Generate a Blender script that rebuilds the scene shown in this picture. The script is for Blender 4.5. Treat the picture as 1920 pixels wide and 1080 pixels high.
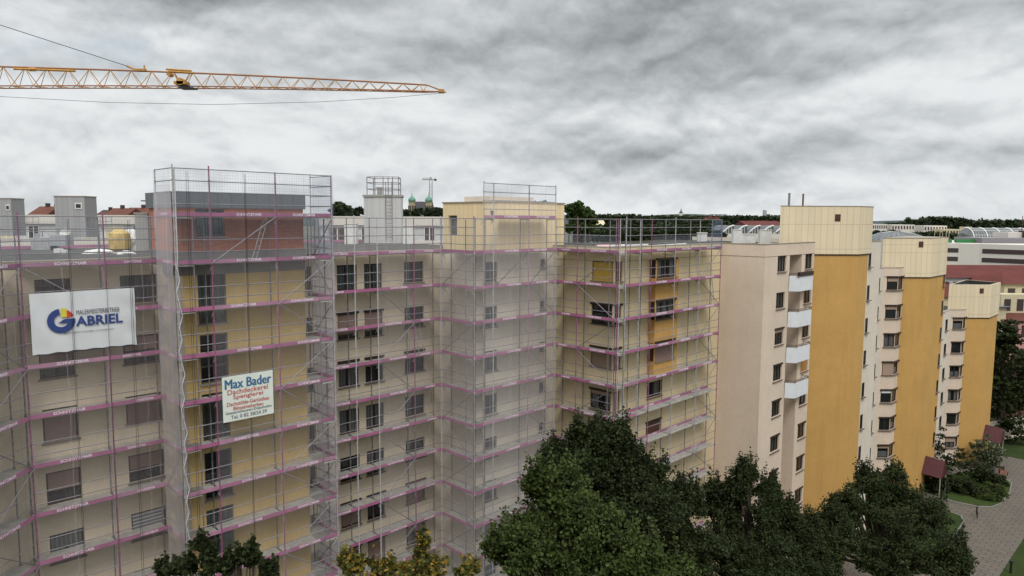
import bpy, bmesh, math, random
import numpy as np
from mathutils import Matrix, Vector
for o in list(bpy.data.objects): bpy.data.objects.remove(o, do_unlink=True)
SC = bpy.context.scene
COL = SC.collection
R = math.radians
Q = 2 ** .5
H = 27.0
FPX = 1334.7
# ------------------------------------------------------------------ camera
cam = bpy.data.cameras.new('camera'); camo = bpy.data.objects.new('camera', cam); COL.objects.link(camo)
cam.sensor_width = 36; cam.lens = 36 * FPX / 1920; cam.clip_start = .5; cam.clip_end = 12000
camo.matrix_world = Matrix.Translation((0, 0, H)) @ Matrix.Rotation(R(90 - 5.531), 4, 'X') @ Matrix.Rotation(R(0.286), 4, 'Z')
SC.camera = camo
SC.view_settings.view_transform = 'Standard'; SC.view_settings.look = 'None'; SC.view_settings.gamma = 1
SC.view_settings.exposure = 0.10
SC.render.engine = 'CYCLES'
SC.cycles.max_bounces = 8; SC.cycles.diffuse_bounces = 3; SC.cycles.glossy_bounces = 2; SC.cycles.transparent_max_bounces = 24

# ------------------------------------------------------------------ node helper
class NT:
    def __init__(s, tree): s.t = tree; s.n = tree.nodes; s.l = tree.links
    def node(s, typ, **kw):
        n = s.n.new(typ)
        for k, v in kw.items(): setattr(n, k, v)
        return n
    def put(s, inp, v):
        if isinstance(v, bpy.types.NodeSocket): s.l.new(v, inp)
        elif v is not None: inp.default_value = v
    def m(s, op, a, b=None, c=None, clamp=False):
        n = s.node('ShaderNodeMath', operation=op, use_clamp=clamp)
        s.put(n.inputs[0], a)
        if b is not None: s.put(n.inputs[1], b)
        if c is not None: s.put(n.inputs[2], c)
        return n.outputs[0]
    def vm(s, op, a, b=None):
        n = s.node('ShaderNodeVectorMath', operation=op); s.put(n.inputs[0], a)
        if b is not None: s.put(n.inputs[1], b)
        return n.outputs[0]
    def comb(s, x, y, z):
        n = s.node('ShaderNodeCombineXYZ'); s.put(n.inputs[0], x); s.put(n.inputs[1], y); s.put(n.inputs[2], z); return n.outputs[0]
    def sep(s, v):
        n = s.node('ShaderNodeSeparateXYZ'); s.put(n.inputs[0], v); return n.outputs
    def noise(s, vec, scale, detail=4, rough=.5, dist=0.0, col=False):
        n = s.node('ShaderNodeTexNoise'); s.put(n.inputs['Vector'], vec); n.inputs['Scale'].default_value = scale
        n.inputs['Detail'].default_value = detail; n.inputs['Roughness'].default_value = rough; n.inputs['Distortion'].default_value = dist
        return n.outputs['Color' if col else 'Fac']
    def mix(s, f, a, b, mode='MIX'):
        n = s.node('ShaderNodeMix', data_type='RGBA', blend_type=mode); s.put(n.inputs[0], f)
        s.put(n.inputs[6], a if isinstance(a, bpy.types.NodeSocket) else (*a[:3], 1)); s.put(n.inputs[7], b if isinstance(b, bpy.types.NodeSocket) else (*b[:3], 1))
        return n.outputs[2]
    def mr(s, v, a, b, c=0.0, d=1.0, smooth=False):
        n = s.node('ShaderNodeMapRange'); n.interpolation_type = 'SMOOTHSTEP' if smooth else 'LINEAR'
        s.put(n.inputs[0], v); n.inputs[1].default_value = a; n.inputs[2].default_value = b; n.inputs[3].default_value = c; n.inputs[4].default_value = d
        return n.outputs[0]

# ------------------------------------------------------------------ sky
SUN_EL, SUN_AZ = R(50), R(172)     # azimuth clockwise from +Y : behind the camera, to the right
SKY_GAIN = 1.0; ZENITH = 2.6
world = bpy.data.worlds.new("World"); SC.world = world; world.use_nodes = True
w_ = NT(world.node_tree); w_.n.clear()
sky = w_.node('ShaderNodeTexSky', sky_type='NISHITA'); sky.sun_disc = False; sky.sun_elevation = SUN_EL; sky.sun_rotation = SUN_AZ
tc = w_.node('ShaderNodeTexCoord').outputs['Generated']
dx, dy, dz = w_.sep(tc)
el = w_.m('MAXIMUM', dz, 0.0)
P3 = w_.comb(dx, dy, w_.m('MULTIPLY', dz, 1.75))
warp = w_.noise(P3, 2.2, 4, .5, 0.0, True)
Pw = w_.vm('ADD', P3, w_.vm('MULTIPLY', w_.vm('SUBTRACT', warp, (.5, .5, .5)), (.20, .20, .16)))
def cl_n(off, sc, det, ro): return w_.noise(w_.vm('ADD', Pw, off), sc, det, ro)
n1 = cl_n((3.1, .4, 0), 5.0, 7, .46); n1u = cl_n((3.1, .4, .045), 5.0, 7, .46)
bl1 = w_.m('ABSOLUTE', w_.m('SUBTRACT', cl_n((1.1, 5.4, .6), 7.5, 5, .42), .5)); bl1u = w_.m('ABSOLUTE', w_.m('SUBTRACT', cl_n((1.1, 5.4, .626), 7.5, 5, .42), .5))
n2 = cl_n((8.3, 1.4, .2), 12, 6, .55); n2u = cl_n((8.3, 1.4, .218), 12, 6, .55)
big = w_.noise(w_.vm('ADD', P3, (7.3, 2.1, 0)), 1.3, 3, .5)
emb = w_.m('ADD', w_.m('MULTIPLY', w_.m('SUBTRACT', n1, n1u), 1.0), w_.m('MULTIPLY', w_.m('SUBTRACT', n2, n2u), .9))
dyy = w_.m('MAXIMUM', dy, .05)
A = w_.m('DIVIDE', dx, dyy); B = w_.m('DIVIDE', dz, dyy)
wn = w_.noise(P3, 4.2, 7, .52, 0.0, True)
wx, wy, wz = w_.sep(wn)
A2 = w_.m('ADD', A, w_.m('MULTIPLY', w_.m('SUBTRACT', wx, .5), .28))
B2 = w_.m('ADD', B, w_.m('MULTIPLY', w_.m('SUBTRACT', wy, .5), .12))
def blob(u, v, ru, rv, amp):
    a0 = (u - 960) / 1335; b0 = (411 - v) / 1335
    ex = w_.m('DIVIDE', w_.m('SUBTRACT', A2, a0), ru / 1335); ey = w_.m('DIVIDE', w_.m('SUBTRACT', B2, b0), rv / 1335)
    r2 = w_.m('ADD', w_.m('MULTIPLY', ex, ex), w_.m('MULTIPLY', ey, ey))
    g = w_.m('DIVIDE', 1.0, w_.m('ADD', 1.0, w_.m('MULTIPLY', r2, r2)))
    return w_.m('MULTIPLY', g, amp * .82)
tot = None
BL = [(360, -25, 400, 52, -.42), (560, 5, 240, 34, -.14), (1180, 60, 330, 95, -.30), (1330, 100, 260, 70, -.16), (1060, 165, 200, 24, -.20), (1440, 130, 160, 30, -.10), (1300, 285, 300, 44, -.34), (1560, 250, 160, 34, -.12),
      (1720, 10, 330, 62, -.26), (430, 105, 420, 44, -.15), (1860, 280, 90, 12, -.18), (120, 60, 220, 40, -.06), (850, 90, 160, 70, -.10),
      (1660, 150, 180, 36, .14), (300, 235, 440, 36, .10), (560, 292, 190, 20, .14), (1130, 232, 120, 18, .10), (650, 190, 260, 40, .05)]
for b in BL:
    g = blob(*b); tot = g if tot is None else w_.m('ADD', tot, g)
val = w_.m('ADD', w_.mr(dz, 0.0, .30, .78, .72), tot)
val = w_.m('ADD', val, w_.m('MULTIPLY', w_.m('SUBTRACT', n1, .5), .16))
val = w_.m('ADD', val, w_.m('MULTIPLY', w_.m('SUBTRACT', n2, .5), .10))
val = w_.m('ADD', val, w_.m('MULTIPLY', emb, .75))
val = w_.m('ADD', val, w_.m('ADD', w_.m('MULTIPLY', w_.m('SUBTRACT', bl1, .10), .42), w_.m('MULTIPLY', w_.m('SUBTRACT', bl1, bl1u), .55)))
val = w_.m('ADD', val, w_.m('MULTIPLY', w_.m('SUBTRACT', big, .5), .12))
val = w_.m('ADD', .155, w_.m('MULTIPLY', val, .76))
val = w_.m('SMOOTH_MIN', w_.m('SMOOTH_MAX', val, .20, .25), .80, .10)
zen = w_.mr(dz, .32, .85, 1.0, ZENITH, True)
val = w_.m('MULTIPLY', val, zen)
cr = w_.node('ShaderNodeValToRGB'); w_.put(cr.inputs[0], val)
e = cr.color_ramp.elements; e[0].position = .2; e[0].color = (.87, .95, 1.0, 1); e[1].position = .85; e[1].color = (.965, .99, 1.0, 1)
cl = w_.node('ShaderNodeVectorMath', operation='SCALE'); w_.put(cl.inputs[0], cr.outputs[0]); w_.put(cl.inputs['Scale'], val)
sk = w_.node('ShaderNodeVectorMath', operation='SCALE'); w_.put(sk.inputs[0], sky.outputs[0]); sk.inputs['Scale'].default_value = .10
gap = w_.mr(w_.m('ADD', n1, w_.m('MULTIPLY', big, .3)), .78, .95, 0.0, .3, True)
colr = w_.mix(gap, cl.outputs[0], sk.outputs[0])
below = w_.mr(dz, -.01, -.03, 0.0, 1.0)
colr = w_.mix(below, colr, (.10, .105, .10))
bg = w_.node('ShaderNodeBackground'); w_.put(bg.inputs[0], colr); bg.inputs[1].default_value = SKY_GAIN
w_.l.new(bg.outputs[0], w_.node('ShaderNodeOutputWorld').inputs[0])
try: world.cycles.sampling_method = 'MANUAL'; world.cycles.sample_map_resolution = 512
except Exception: pass
sl = bpy.data.lights.new('sun', 'SUN'); slo = bpy.data.objects.new('sun', sl); COL.objects.link(slo)
sl.energy = 1.5; sl.angle = R(20); sl.color = (1, .955, .90)
sd = Vector((math.sin(SUN_AZ) * math.cos(SUN_EL), math.cos(SUN_AZ) * math.cos(SUN_EL), math.sin(SUN_EL)))
slo.rotation_euler = sd.to_track_quat('Z', 'Y').to_euler(); slo.location = (0, -20, 80)

# ------------------------------------------------------------------ materials
MATS = {}
def new_mat(name):
    m = bpy.data.materials.new(name); m.use_nodes = True; t = NT(m.node_tree); t.n.clear()
    out = t.node('ShaderNodeOutputMaterial'); MATS[name] = m
    return m, t, out
def princ(t, out, col, rough=.8, metal=0.0, bump=None, bstr=.3, spec=.3, bdist=.02):
    p = t.node('ShaderNodeBsdfPrincipled')
    t.put(p.inputs['Base Color'], col if isinstance(col, bpy.types.NodeSocket) else (*col, 1)); t.put(p.inputs['Roughness'], rough); t.put(p.inputs['Metallic'], metal)
    p.inputs['Specular IOR Level'].default_value = spec
    if bump is not None:
        b = t.node('ShaderNodeBump'); b.inputs['Strength'].default_value = bstr; b.inputs['Distance'].default_value = bdist
        t.l.new(bump, b.inputs['Height']); t.l.new(b.outputs[0], p.inputs['Normal'])
    if out is not None: t.l.new(p.outputs[0], out.inputs[0])
    return p
def gpos(t): return t.node('ShaderNodeNewGeometry').outputs['Position']
def M_plain(name, col, rough=.8, metal=0.0, var=.12, scale=3, spec=.3, grain=0):
    m, t, o = new_mat(name); P = gpos(t)
    n = t.noise(P, scale, 5, .6)
    c = t.mix(t.mr(n, .3, .7), tuple(x * (1 - var) for x in col), tuple(min(1, x * (1 + var)) for x in col))
    g = t.noise(P, grain or scale * 8, 3, .6)
    princ(t, o, c, rough, metal, g, .15, spec); return m
def M_stucco(name, col, stain=.16, mottle=.07):
    m, t, o = new_mat(name); P = gpos(t); x, y, z = t.sep(P)
    big = t.noise(P, .35, 4, .6)
    sm = t.noise(P, 7, 4, .7)
    streak = t.noise(t.comb(t.m('MULTIPLY', x, 2.2), t.m('MULTIPLY', y, 2.2), t.m('MULTIPLY', z, .12)), 1.0, 5, .65)
    c = t.mix(t.mr(big, .3, .7), tuple(v * (1 - mottle) for v in col), tuple(min(1, v * (1 + mottle)) for v in col))
    c = t.mix(t.m('MULTIPLY', t.mr(streak, .52, .80), stain * 1.0), c, tuple(v * .55 for v in col))
    c = t.mix(t.m('MULTIPLY', t.mr(sm, .35, .7), .24), c, tuple(v * .68 for v in col))
    md = t.noise(t.vm('ADD', P, (5.0, 3.0, 1.0)), 1.7, 7, .72)
    c = t.mix(t.m('MULTIPLY', t.mr(md, .42, .66), .22), c, tuple(v * .74 for v in col))
    g = t.noise(P, 40, 3, .7)
    princ(t, o, c, .92, 0, g, .5, .15, .03); return m
def M_panel(name, col, pw=.5, zs=(), seam=.45):
    # sheet cladding: narrow vertical seams from each panel's edge, in the object's own run (uses x+y along the wall)
    m, t, o = new_mat(name); P = gpos(t); x, y, z = t.sep(P)
    nrm = t.sep(t.node('ShaderNodeNewGeometry').outputs['Normal'])
    run = t.m('ADD', t.m('MULTIPLY', x, t.m('ABSOLUTE', nrm[1])), t.m('MULTIPLY', t.m('MULTIPLY', y, nrm[0]), t.m('MULTIPLY', t.m('SIGN', nrm[1]), -1.0)))
    fr = t.m('FRACT', t.m('DIVIDE', run, pw))
    d = t.m('MINIMUM', fr, t.m('SUBTRACT', 1.0, fr))
    s = t.mr(d, .02, .045, 1.0, 0.0)
    for zz in zs:
        s = t.m('MAXIMUM', s, t.mr(t.m('ABSOLUTE', t.m('SUBTRACT', z, zz)), .012, .028, 1.0, 0.0))
    cid = t.m('FLOOR', t.m('DIVIDE', run, pw))
    wn = t.node('ShaderNodeTexWhiteNoise', noise_dimensions='1D'); t.put(wn.inputs['W'], cid)
    streak = t.noise(t.comb(t.m('MULTIPLY', x, 3), t.m('MULTIPLY', y, 3), t.m('MULTIPLY', z, .25)), 1, 5, .6)
    c = t.mix(wn.outputs['Value'], tuple(v * .95 for v in col), tuple(min(1, v * 1.04) for v in col))
    c = t.mix(t.m('MULTIPLY', t.mr(streak, .5, .8), .35), c, tuple(v * .7 for v in col))
    c = t.mix(t.m('MULTIPLY', s, seam), c, tuple(v * .35 for v in col))
    princ(t, o, c, .6, 0, t.m('SUBTRACT', 1.0, s), .3, .3); return m
def M_brick(name, c1, c2, mortar):
    m, t, o = new_mat(name); P = gpos(t); x, y, z = t.sep(P)
    run = t.m('MULTIPLY', t.m('ADD', x, t.m('MULTIPLY', y, 1.0)), .7071)
    nrm = t.sep(t.node('ShaderNodeNewGeometry').outputs['Normal'])
    run2 = t.m('MULTIPLY', t.m('SUBTRACT', x, y), .7071)
    sel = t.m('GREATER_THAN', t.m('MULTIPLY', nrm[0], nrm[1]), 0.0)
    rr = t.m('ADD', t.m('MULTIPLY', sel, run2), t.m('MULTIPLY', t.m('SUBTRACT', 1.0, sel), run))
    b = t.node('ShaderNodeTexBrick'); t.put(b.inputs['Vector'], t.comb(rr, z, 0.0)); b.inputs['Scale'].default_value = 1
    b.inputs['Brick Width'].default_value = .25; b.inputs['Row Height'].default_value = .083; b.inputs['Mortar Size'].default_value = .008
    b.inputs['Color1'].default_value = (*c1, 1); b.inputs['Color2'].default_value = (*c2, 1); b.inputs['Mortar'].default_value = (*mortar, 1)
    n = t.noise(P, 1.2, 4, .6)
    c = t.mix(t.m('MULTIPLY', n, .5), b.outputs['Color'], tuple(v * .6 for v in c1))
    princ(t, o, c, .9, 0, b.outputs['Fac'], -.4); return m
def M_glass(name, clear=False):
    m, t, o = new_mat(name)
    p = princ(t, None, (.012, .014, .016), .06, 0, None, 0, .6)
    P = gpos(t); n = t.noise(P, .8, 2, .5)
    b = t.node('ShaderNodeBump'); b.inputs['Strength'].default_value = .06; b.inputs['Distance'].default_value = .1; t.l.new(n, b.inputs['Height']); t.l.new(b.outputs[0], p.inputs['Normal'])
    if clear:
        tr = t.node('ShaderNodeBsdfTransparent'); mx = t.node('ShaderNodeMixShader'); mx.inputs[0].default_value = .42
        t.l.new(tr.outputs[0], mx.inputs[1]); t.l.new(p.outputs[0], mx.inputs[2]); t.l.new(mx.outputs[0], o.inputs[0])
    else: t.l.new(p.outputs[0], o.inputs[0])
    return m
def M_net(name, col, cover, mesh=.0, lines=.35, fold=.35):
    m, t, o = new_mat(name); P = t.node('ShaderNodeTexCoord').outputs['Object']; x, y, z = t.sep(P)
    d = t.node('ShaderNodeBsdfDiffuse'); d.inputs[0].default_value = (*col, 1)
    tl = t.node('ShaderNodeBsdfTranslucent'); tl.inputs[0].default_value = (*col, 1)
    ms = t.node('ShaderNodeMixShader'); ms.inputs[0].default_value = .4; t.l.new(d.outputs[0], ms.inputs[1]); t.l.new(tl.outputs[0], ms.inputs[2])
    tr = t.node('ShaderNodeBsdfTransparent')
    v = t.noise(t.comb(t.m('MULTIPLY', x, 2.6), t.m('MULTIPLY', y, 2.6), t.m('MULTIPLY', z, .10)), 1, 3, .5)
    f = t.m('MULTIPLY', t.mr(v, .2, .8, 1 - fold, 1 + fold), cover)
    if mesh > 0:
        fx = t.m('FRACT', t.m('DIVIDE', x, mesh)); fz = t.m('FRACT', t.m('DIVIDE', z, mesh))
        ln = t.m('MAXIMUM', t.m('LESS_THAN', fx, .10), t.m('LESS_THAN', fz, .10))
        f = t.m('ADD', f, t.m('MULTIPLY', ln, lines), clamp=True)
    sx = t.m('FRACT', t.m('DIVIDE', t.m('ADD', x, t.m('MULTIPLY', t.noise(t.comb(0.0, 0.0, z), .6, 2, .5), .25)), 1.47))
    f = t.m('ADD', f, t.m('MULTIPLY', t.m('LESS_THAN', sx, .022), .22), clamp=True)
    mx = t.node('ShaderNodeMixShader'); t.l.new(f, mx.inputs[0]); t.l.new(tr.outputs[0], mx.inputs[1]); t.l.new(ms.outputs[0], mx.inputs[2])
    t.l.new(mx.outputs[0], o.inputs[0]); return m
def M_leaf(name, c1, c2, c3=None):
    m, t, o = new_mat(name); P = gpos(t)
    n = t.noise(P, 1.1, 4, .65); n2 = t.noise(P, 7.0, 2, .6)
    c = t.mix(t.mr(n, .36, .64), tuple(v * .6 for v in c1), tuple(v * 1.25 for v in c2))
    if c3: c = t.mix(t.mr(n2, .52, .62), c, c3)
    else: c = t.mix(t.mr(n2, .46, .66, 0, .8), c, tuple(v * 1.9 for v in c2))
    d = princ(t, None, c, .65, 0, None, 0, .14)
    tl = t.node('ShaderNodeBsdfTranslucent'); t.l.new(c, tl.inputs[0])
    mx = t.node('ShaderNodeMixShader'); mx.inputs[0].default_value = .25; t.l.new(d.outputs[0], mx.inputs[1]); t.l.new(tl.outputs[0], mx.inputs[2]); t.l.new(mx.outputs[0], o.inputs[0])
    return m
def M_stripes(name, c1, c2, sz=1.0, axis='z', duty=.5, rough=.7):
    m, t, o = new_mat(name); P = t.node('ShaderNodeTexCoord').outputs['Object']; x, y, z = t.sep(P)
    k = {'x': x, 'y': y, 'z': z}[axis]
    f = t.m('LESS_THAN', t.m('FRACT', t.m('DIVIDE', k, sz)), duty)
    n = t.noise(P, 2, 4, .6)
    c = t.mix(f, c1, c2); c = t.mix(t.m('MULTIPLY', n, .3), c, tuple(v * .6 for v in c1))
    princ(t, o, c, rough, 0, f, .4); return m
def M_tiles(name, col):
    m, t, o = new_mat(name); P = gpos(t); x, y, z = t.sep(P)
    f = t.m('FRACT', t.m('DIVIDE', z, .22)); n = t.noise(P, .5, 5, .6); n2 = t.noise(P, 9, 2, .6)
    c = t.mix(t.mr(n, .3, .7), tuple(v * .7 for v in col), tuple(min(1, v * 1.2) for v in col))
    c = t.mix(t.m('MULTIPLY', n2, .4), c, tuple(v * .6 for v in col))
    princ(t, o, c, .85, 0, f, .5); return m
def M_paving(name):
    m, t, o = new_mat(name); P = gpos(t); x, y, z = t.sep(P)
    s = t.m('MULTIPLY', t.m('ADD', x, y), .7071); tt = t.m('MULTIPLY', t.m('SUBTRACT', x, y), .7071)
    b = t.node('ShaderNodeTexBrick'); t.put(b.inputs['Vector'], t.comb(tt, s, 0.0)); b.inputs['Scale'].default_value = 1
    b.inputs['Brick Width'].default_value = .8; b.inputs['Row Height'].default_value = .5; b.inputs['Mortar Size'].default_value = .03
    b.inputs['Color1'].default_value = (.135, .118, .10, 1); b.inputs['Color2'].default_value = (.11, .097, .083, 1); b.inputs['Mortar'].default_value = (.05, .045, .038, 1)
    n = t.noise(P, .5, 6, .65)
    c = t.mix(t.mr(n, .45, .8, 0, .7), b.outputs['Color'], (.13, .115, .09))
    princ(t, o, c, .9, 0, b.outputs['Fac'], -.3); return m
def M_grass(name, c1=(.030, .052, .016), c2=(.060, .085, .024)):
    m, t, o = new_mat(name); P = gpos(t)
    n = t.noise(P, .4, 6, .65); n2 = t.noise(P, 14, 4, .7)
    c = t.mix(t.mr(n, .3, .7), c1, c2); c = t.mix(t.m('MULTIPLY', n2, .6), c, tuple(v * .4 for v in c1))
    princ(t, o, c, .95, 0, n2, .9, .1, .1); return m
def M_roof_gravel(name, col):
    m, t, o = new_mat(name); P = gpos(t)
    n = t.noise(P, .45, 6, .65); n2 = t.noise(P, 18, 3, .7)
    c = t.mix(t.mr(n, .3, .7), tuple(v * .55 for v in col), tuple(v * 1.25 for v in col)); c = t.mix(t.m('MULTIPLY', n2, .5), c, tuple(v * .4 for v in col))
    princ(t, o, c, .95, 0, n2, .8, .1); return m

BEIGE = (.63, .54, .41); PINKB = (.66, .545, .44); PALE = (.66, .59, .50)
M_stucco('stucco_beige', BEIGE); M_stucco('stucco_pink_beige', PINKB); M_stucco('stucco_pale', PALE)
M_stucco('stucco_cream', (.66, .55, .36))
M_stucco('stucco_ochre', (.53, .315, .105), .36); M_stucco('stucco_ochre_tower', (.55, .40, .18), .28)
M_stucco('concrete_band', (.22, .21, .20)); M_stucco('concrete', (.34, .33, .31))
M_panel('cream_cladding', (.68, .575, .40), .5, (26.7, 24.78, 24.02, 22.1, 18.7, 16.75))
M_panel('box_cladding', (.72, .57, .34), .42, ())
M_panel('grey_cladding', (.34, .34, .345), .55, ())
M_panel('zinc', (.13, .145, .155), .6, ())
M_panel('steel_cladding', (.50, .50, .49), .42, ())
M_panel('parapet_band', (.66, .52, .44), .9, ())
M_brick('brick', (.50, .17, .095), (.36, .11, .06), (.34, .27, .22))
M_plain('cap_metal', (.30, .26, .21), .6, .2)
M_plain('dark_frame', (.035, .022, .017), .5, 0, .2, 4)
M_plain('grey_frame', (.12, .12, .12), .5); M_plain('white_frame', (.65, .65, .63), .5)
M_glass('glass'); M_glass('glass_clear', True)
M_stripes('shutter_pink', (.30, .205, .175), (.25, .165, .14), .06); M_stripes('shutter_tan', (.40, .29, .22), (.34, .24, .18), .06)
M_stripes('shutter_yellow', (.55, .36, .07), (.46, .30, .055), .06); M_stripes('shutter_brown', (.12, .05, .035), (.09, .04, .03), .06)
M_stripes('shutter_orange', (.42, .21, .06), (.36, .18, .05), .06); M_stripes('shutter_grey', (.42, .43, .44), (.12, .12, .13), .16, 'z', .6)
M_stripes('curtain', (.42, .43, .42), (.22, .23, .23), .17, 'x', .6); M_stripes('curtain_green', (.24, .28, .26), (.13, .16, .15), .2, 'x', .6)
M_plain('room_dark', (.012, .011, .010), .9)
M_plain('sill', (.16, .12, .10), .7)
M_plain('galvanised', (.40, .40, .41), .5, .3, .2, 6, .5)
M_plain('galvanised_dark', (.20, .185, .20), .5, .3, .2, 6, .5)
M_plain('pink_steel', (.27, .09, .175), .5, .1, .25, 5)
M_plain('pink_board', (.33, .115, .215), .55, 0, .2, 1.2)
M_plain('pink_board_faded', (.37, .18, .27), .6, 0, .2, 1.2)
M_plain('deck_steel', (.37, .36, .33), .7, .1, .2, 3)
M_plain('letter_white', (.75, .70, .73), .6)
M_plain('rope', (.02, .018, .018), .8); M_plain('rope_grey', (.25, .25, .25), .8); M_plain('cable_white', (.46, .46, .47), .6)
M_net('net_fine', (.90, .89, .91), .185, 0, 0, .07)
M_net('net_thick', (.84, .81, .85), .38, 0, 0, .12)
M_net('net_veil', (.70, .67, .71), .10, .15, .05, .3)
M_net('net_grid', (.34, .37, .43), .12, .12, .24, .3)
M_net('net_side', (.72, .72, .78), .42, 0, 0, .2)
M_net('net_blue', (.22, .28, .40), .16, .12, .30, .3)
M_plain('banner_white', (.62, .64, .66), .6, 0, .05, 1.2); M_plain('navy', (.035, .06, .20), .5); M_plain('banner_yellow', (.62, .55, .06), .5); M_plain('banner_red', (.55, .07, .05), .5)
M_plain('banner_black', (.03, .03, .04), .5); M_plain('banner_pink', (.62, .40, .42), .5)
M_plain('board_white', (.66, .70, .64), .5, 0, .04, 2); M_plain('letter_blue', (.05, .15, .27), .5); M_plain('letter_red', (.50, .08, .07), .5); M_plain('letter_slate', (.12, .16, .18), .5)
M_plain('balcony_white', (.66, .69, .72), .45, 0, .06, 2)
M_roof_gravel('roof_gravel', (.10, .097, .09)); M_roof_gravel('roof_green', (.055, .052, .038))
M_plain('vent_white', (.62, .62, .60), .6); M_plain('tarp_yellow', (.50, .36, .13), .6, 0, .3, 3); M_plain('tarp_white', (.62, .62, .60), .6)
M_plain('maroon', (.075, .018, .022), .5, 0, .15, 3)
M_paving('paving'); M_grass('grass'); M_grass('grass_bright', (.045, .075, .02), (.07, .10, .028)); M_grass('ivy', (.018, .03, .012), (.035, .05, .018)); M_stucco('kerb_stone', (.22, .21, .19))
M_plain('city_ground', (.09, .095, .075), .95, 0, .3, .02)
M_plain('bark', (.07, .055, .04), .95, 0, .3, 4)
M_leaf('leaf_dark', (.015, .021, .008), (.025, .035, .011)); M_leaf('leaf_mid', (.022, .034, .010), (.042, .060, .014)); M_leaf('leaf_far_haze', (.026, .038, .020), (.042, .058, .028))  # far leaves lightened: distance haze painted into their colour
M_leaf('leaf_bright', (.017, .024, .009), (.030, .041, .013)); M_leaf('leaf_light', (.028, .050, .015), (.05, .085, .02)); M_leaf('leaf_yellow', (.04, .055, .014), (.07, .075, .018), (.30, .19, .03)); M_leaf('leaf_flower', (.03, .05, .02), (.05, .08, .03), (.35, .33, .22))
M_leaf('leaf_red', (.05, .02, .02), (.08, .035, .03))
M_plain('crane_yellow', (.42, .22, .05), .5, .0, .2, 3); M_plain('crane_chord', (.30, .13, .06), .55, 0, .2, 3); M_plain('crane_far', (.30, .30, .30), .5)
M_tiles('tile_red', (.11, .022, .017)); M_tiles('tile_dark', (.07, .04, .033)); M_tiles('tile_orange', (.12, .042, .027))
M_plain('far_white', (.56, .53, .48), .8, 0, .04); M_plain('far_cream', (.50, .44, .30), .8); M_plain('far_grey', (.33, .34, .35), .8); M_plain('far_pale_grey', (.42, .43, .44), .8); M_plain('far_band', (.05, .035, .033), .6)
M_plain('copper', (.12, .26, .20), .6, 0, .2, 1); M_plain('church_stone', (.32, .28, .18), .9, 0, .25, .6); M_plain('slate', (.04, .038, .042), .8)
M_plain('green_paint', (.03, .16, .05), .6); M_plain('blue_roof', (.16, .20, .26), .4, .3); M_plain('pink_house', (.50, .26, .24), .85)
M_stripes('dome_glass', (.10, .12, .13), (.30, .31, .31), 2.2, 'x', .75, .3); M_plain('roof_glass', (.07, .08, .085), .35, 0, .4, .8, .5); M_plain('blue_glass', (.16, .24, .30), .25)
M_plain('hill_far', (.085, .11, .11), 1, 0, .15, .004); M_plain('black_metal', (.02, .02, .02), .5); M_plain('wood_red', (.16, .06, .04), .7)

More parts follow.
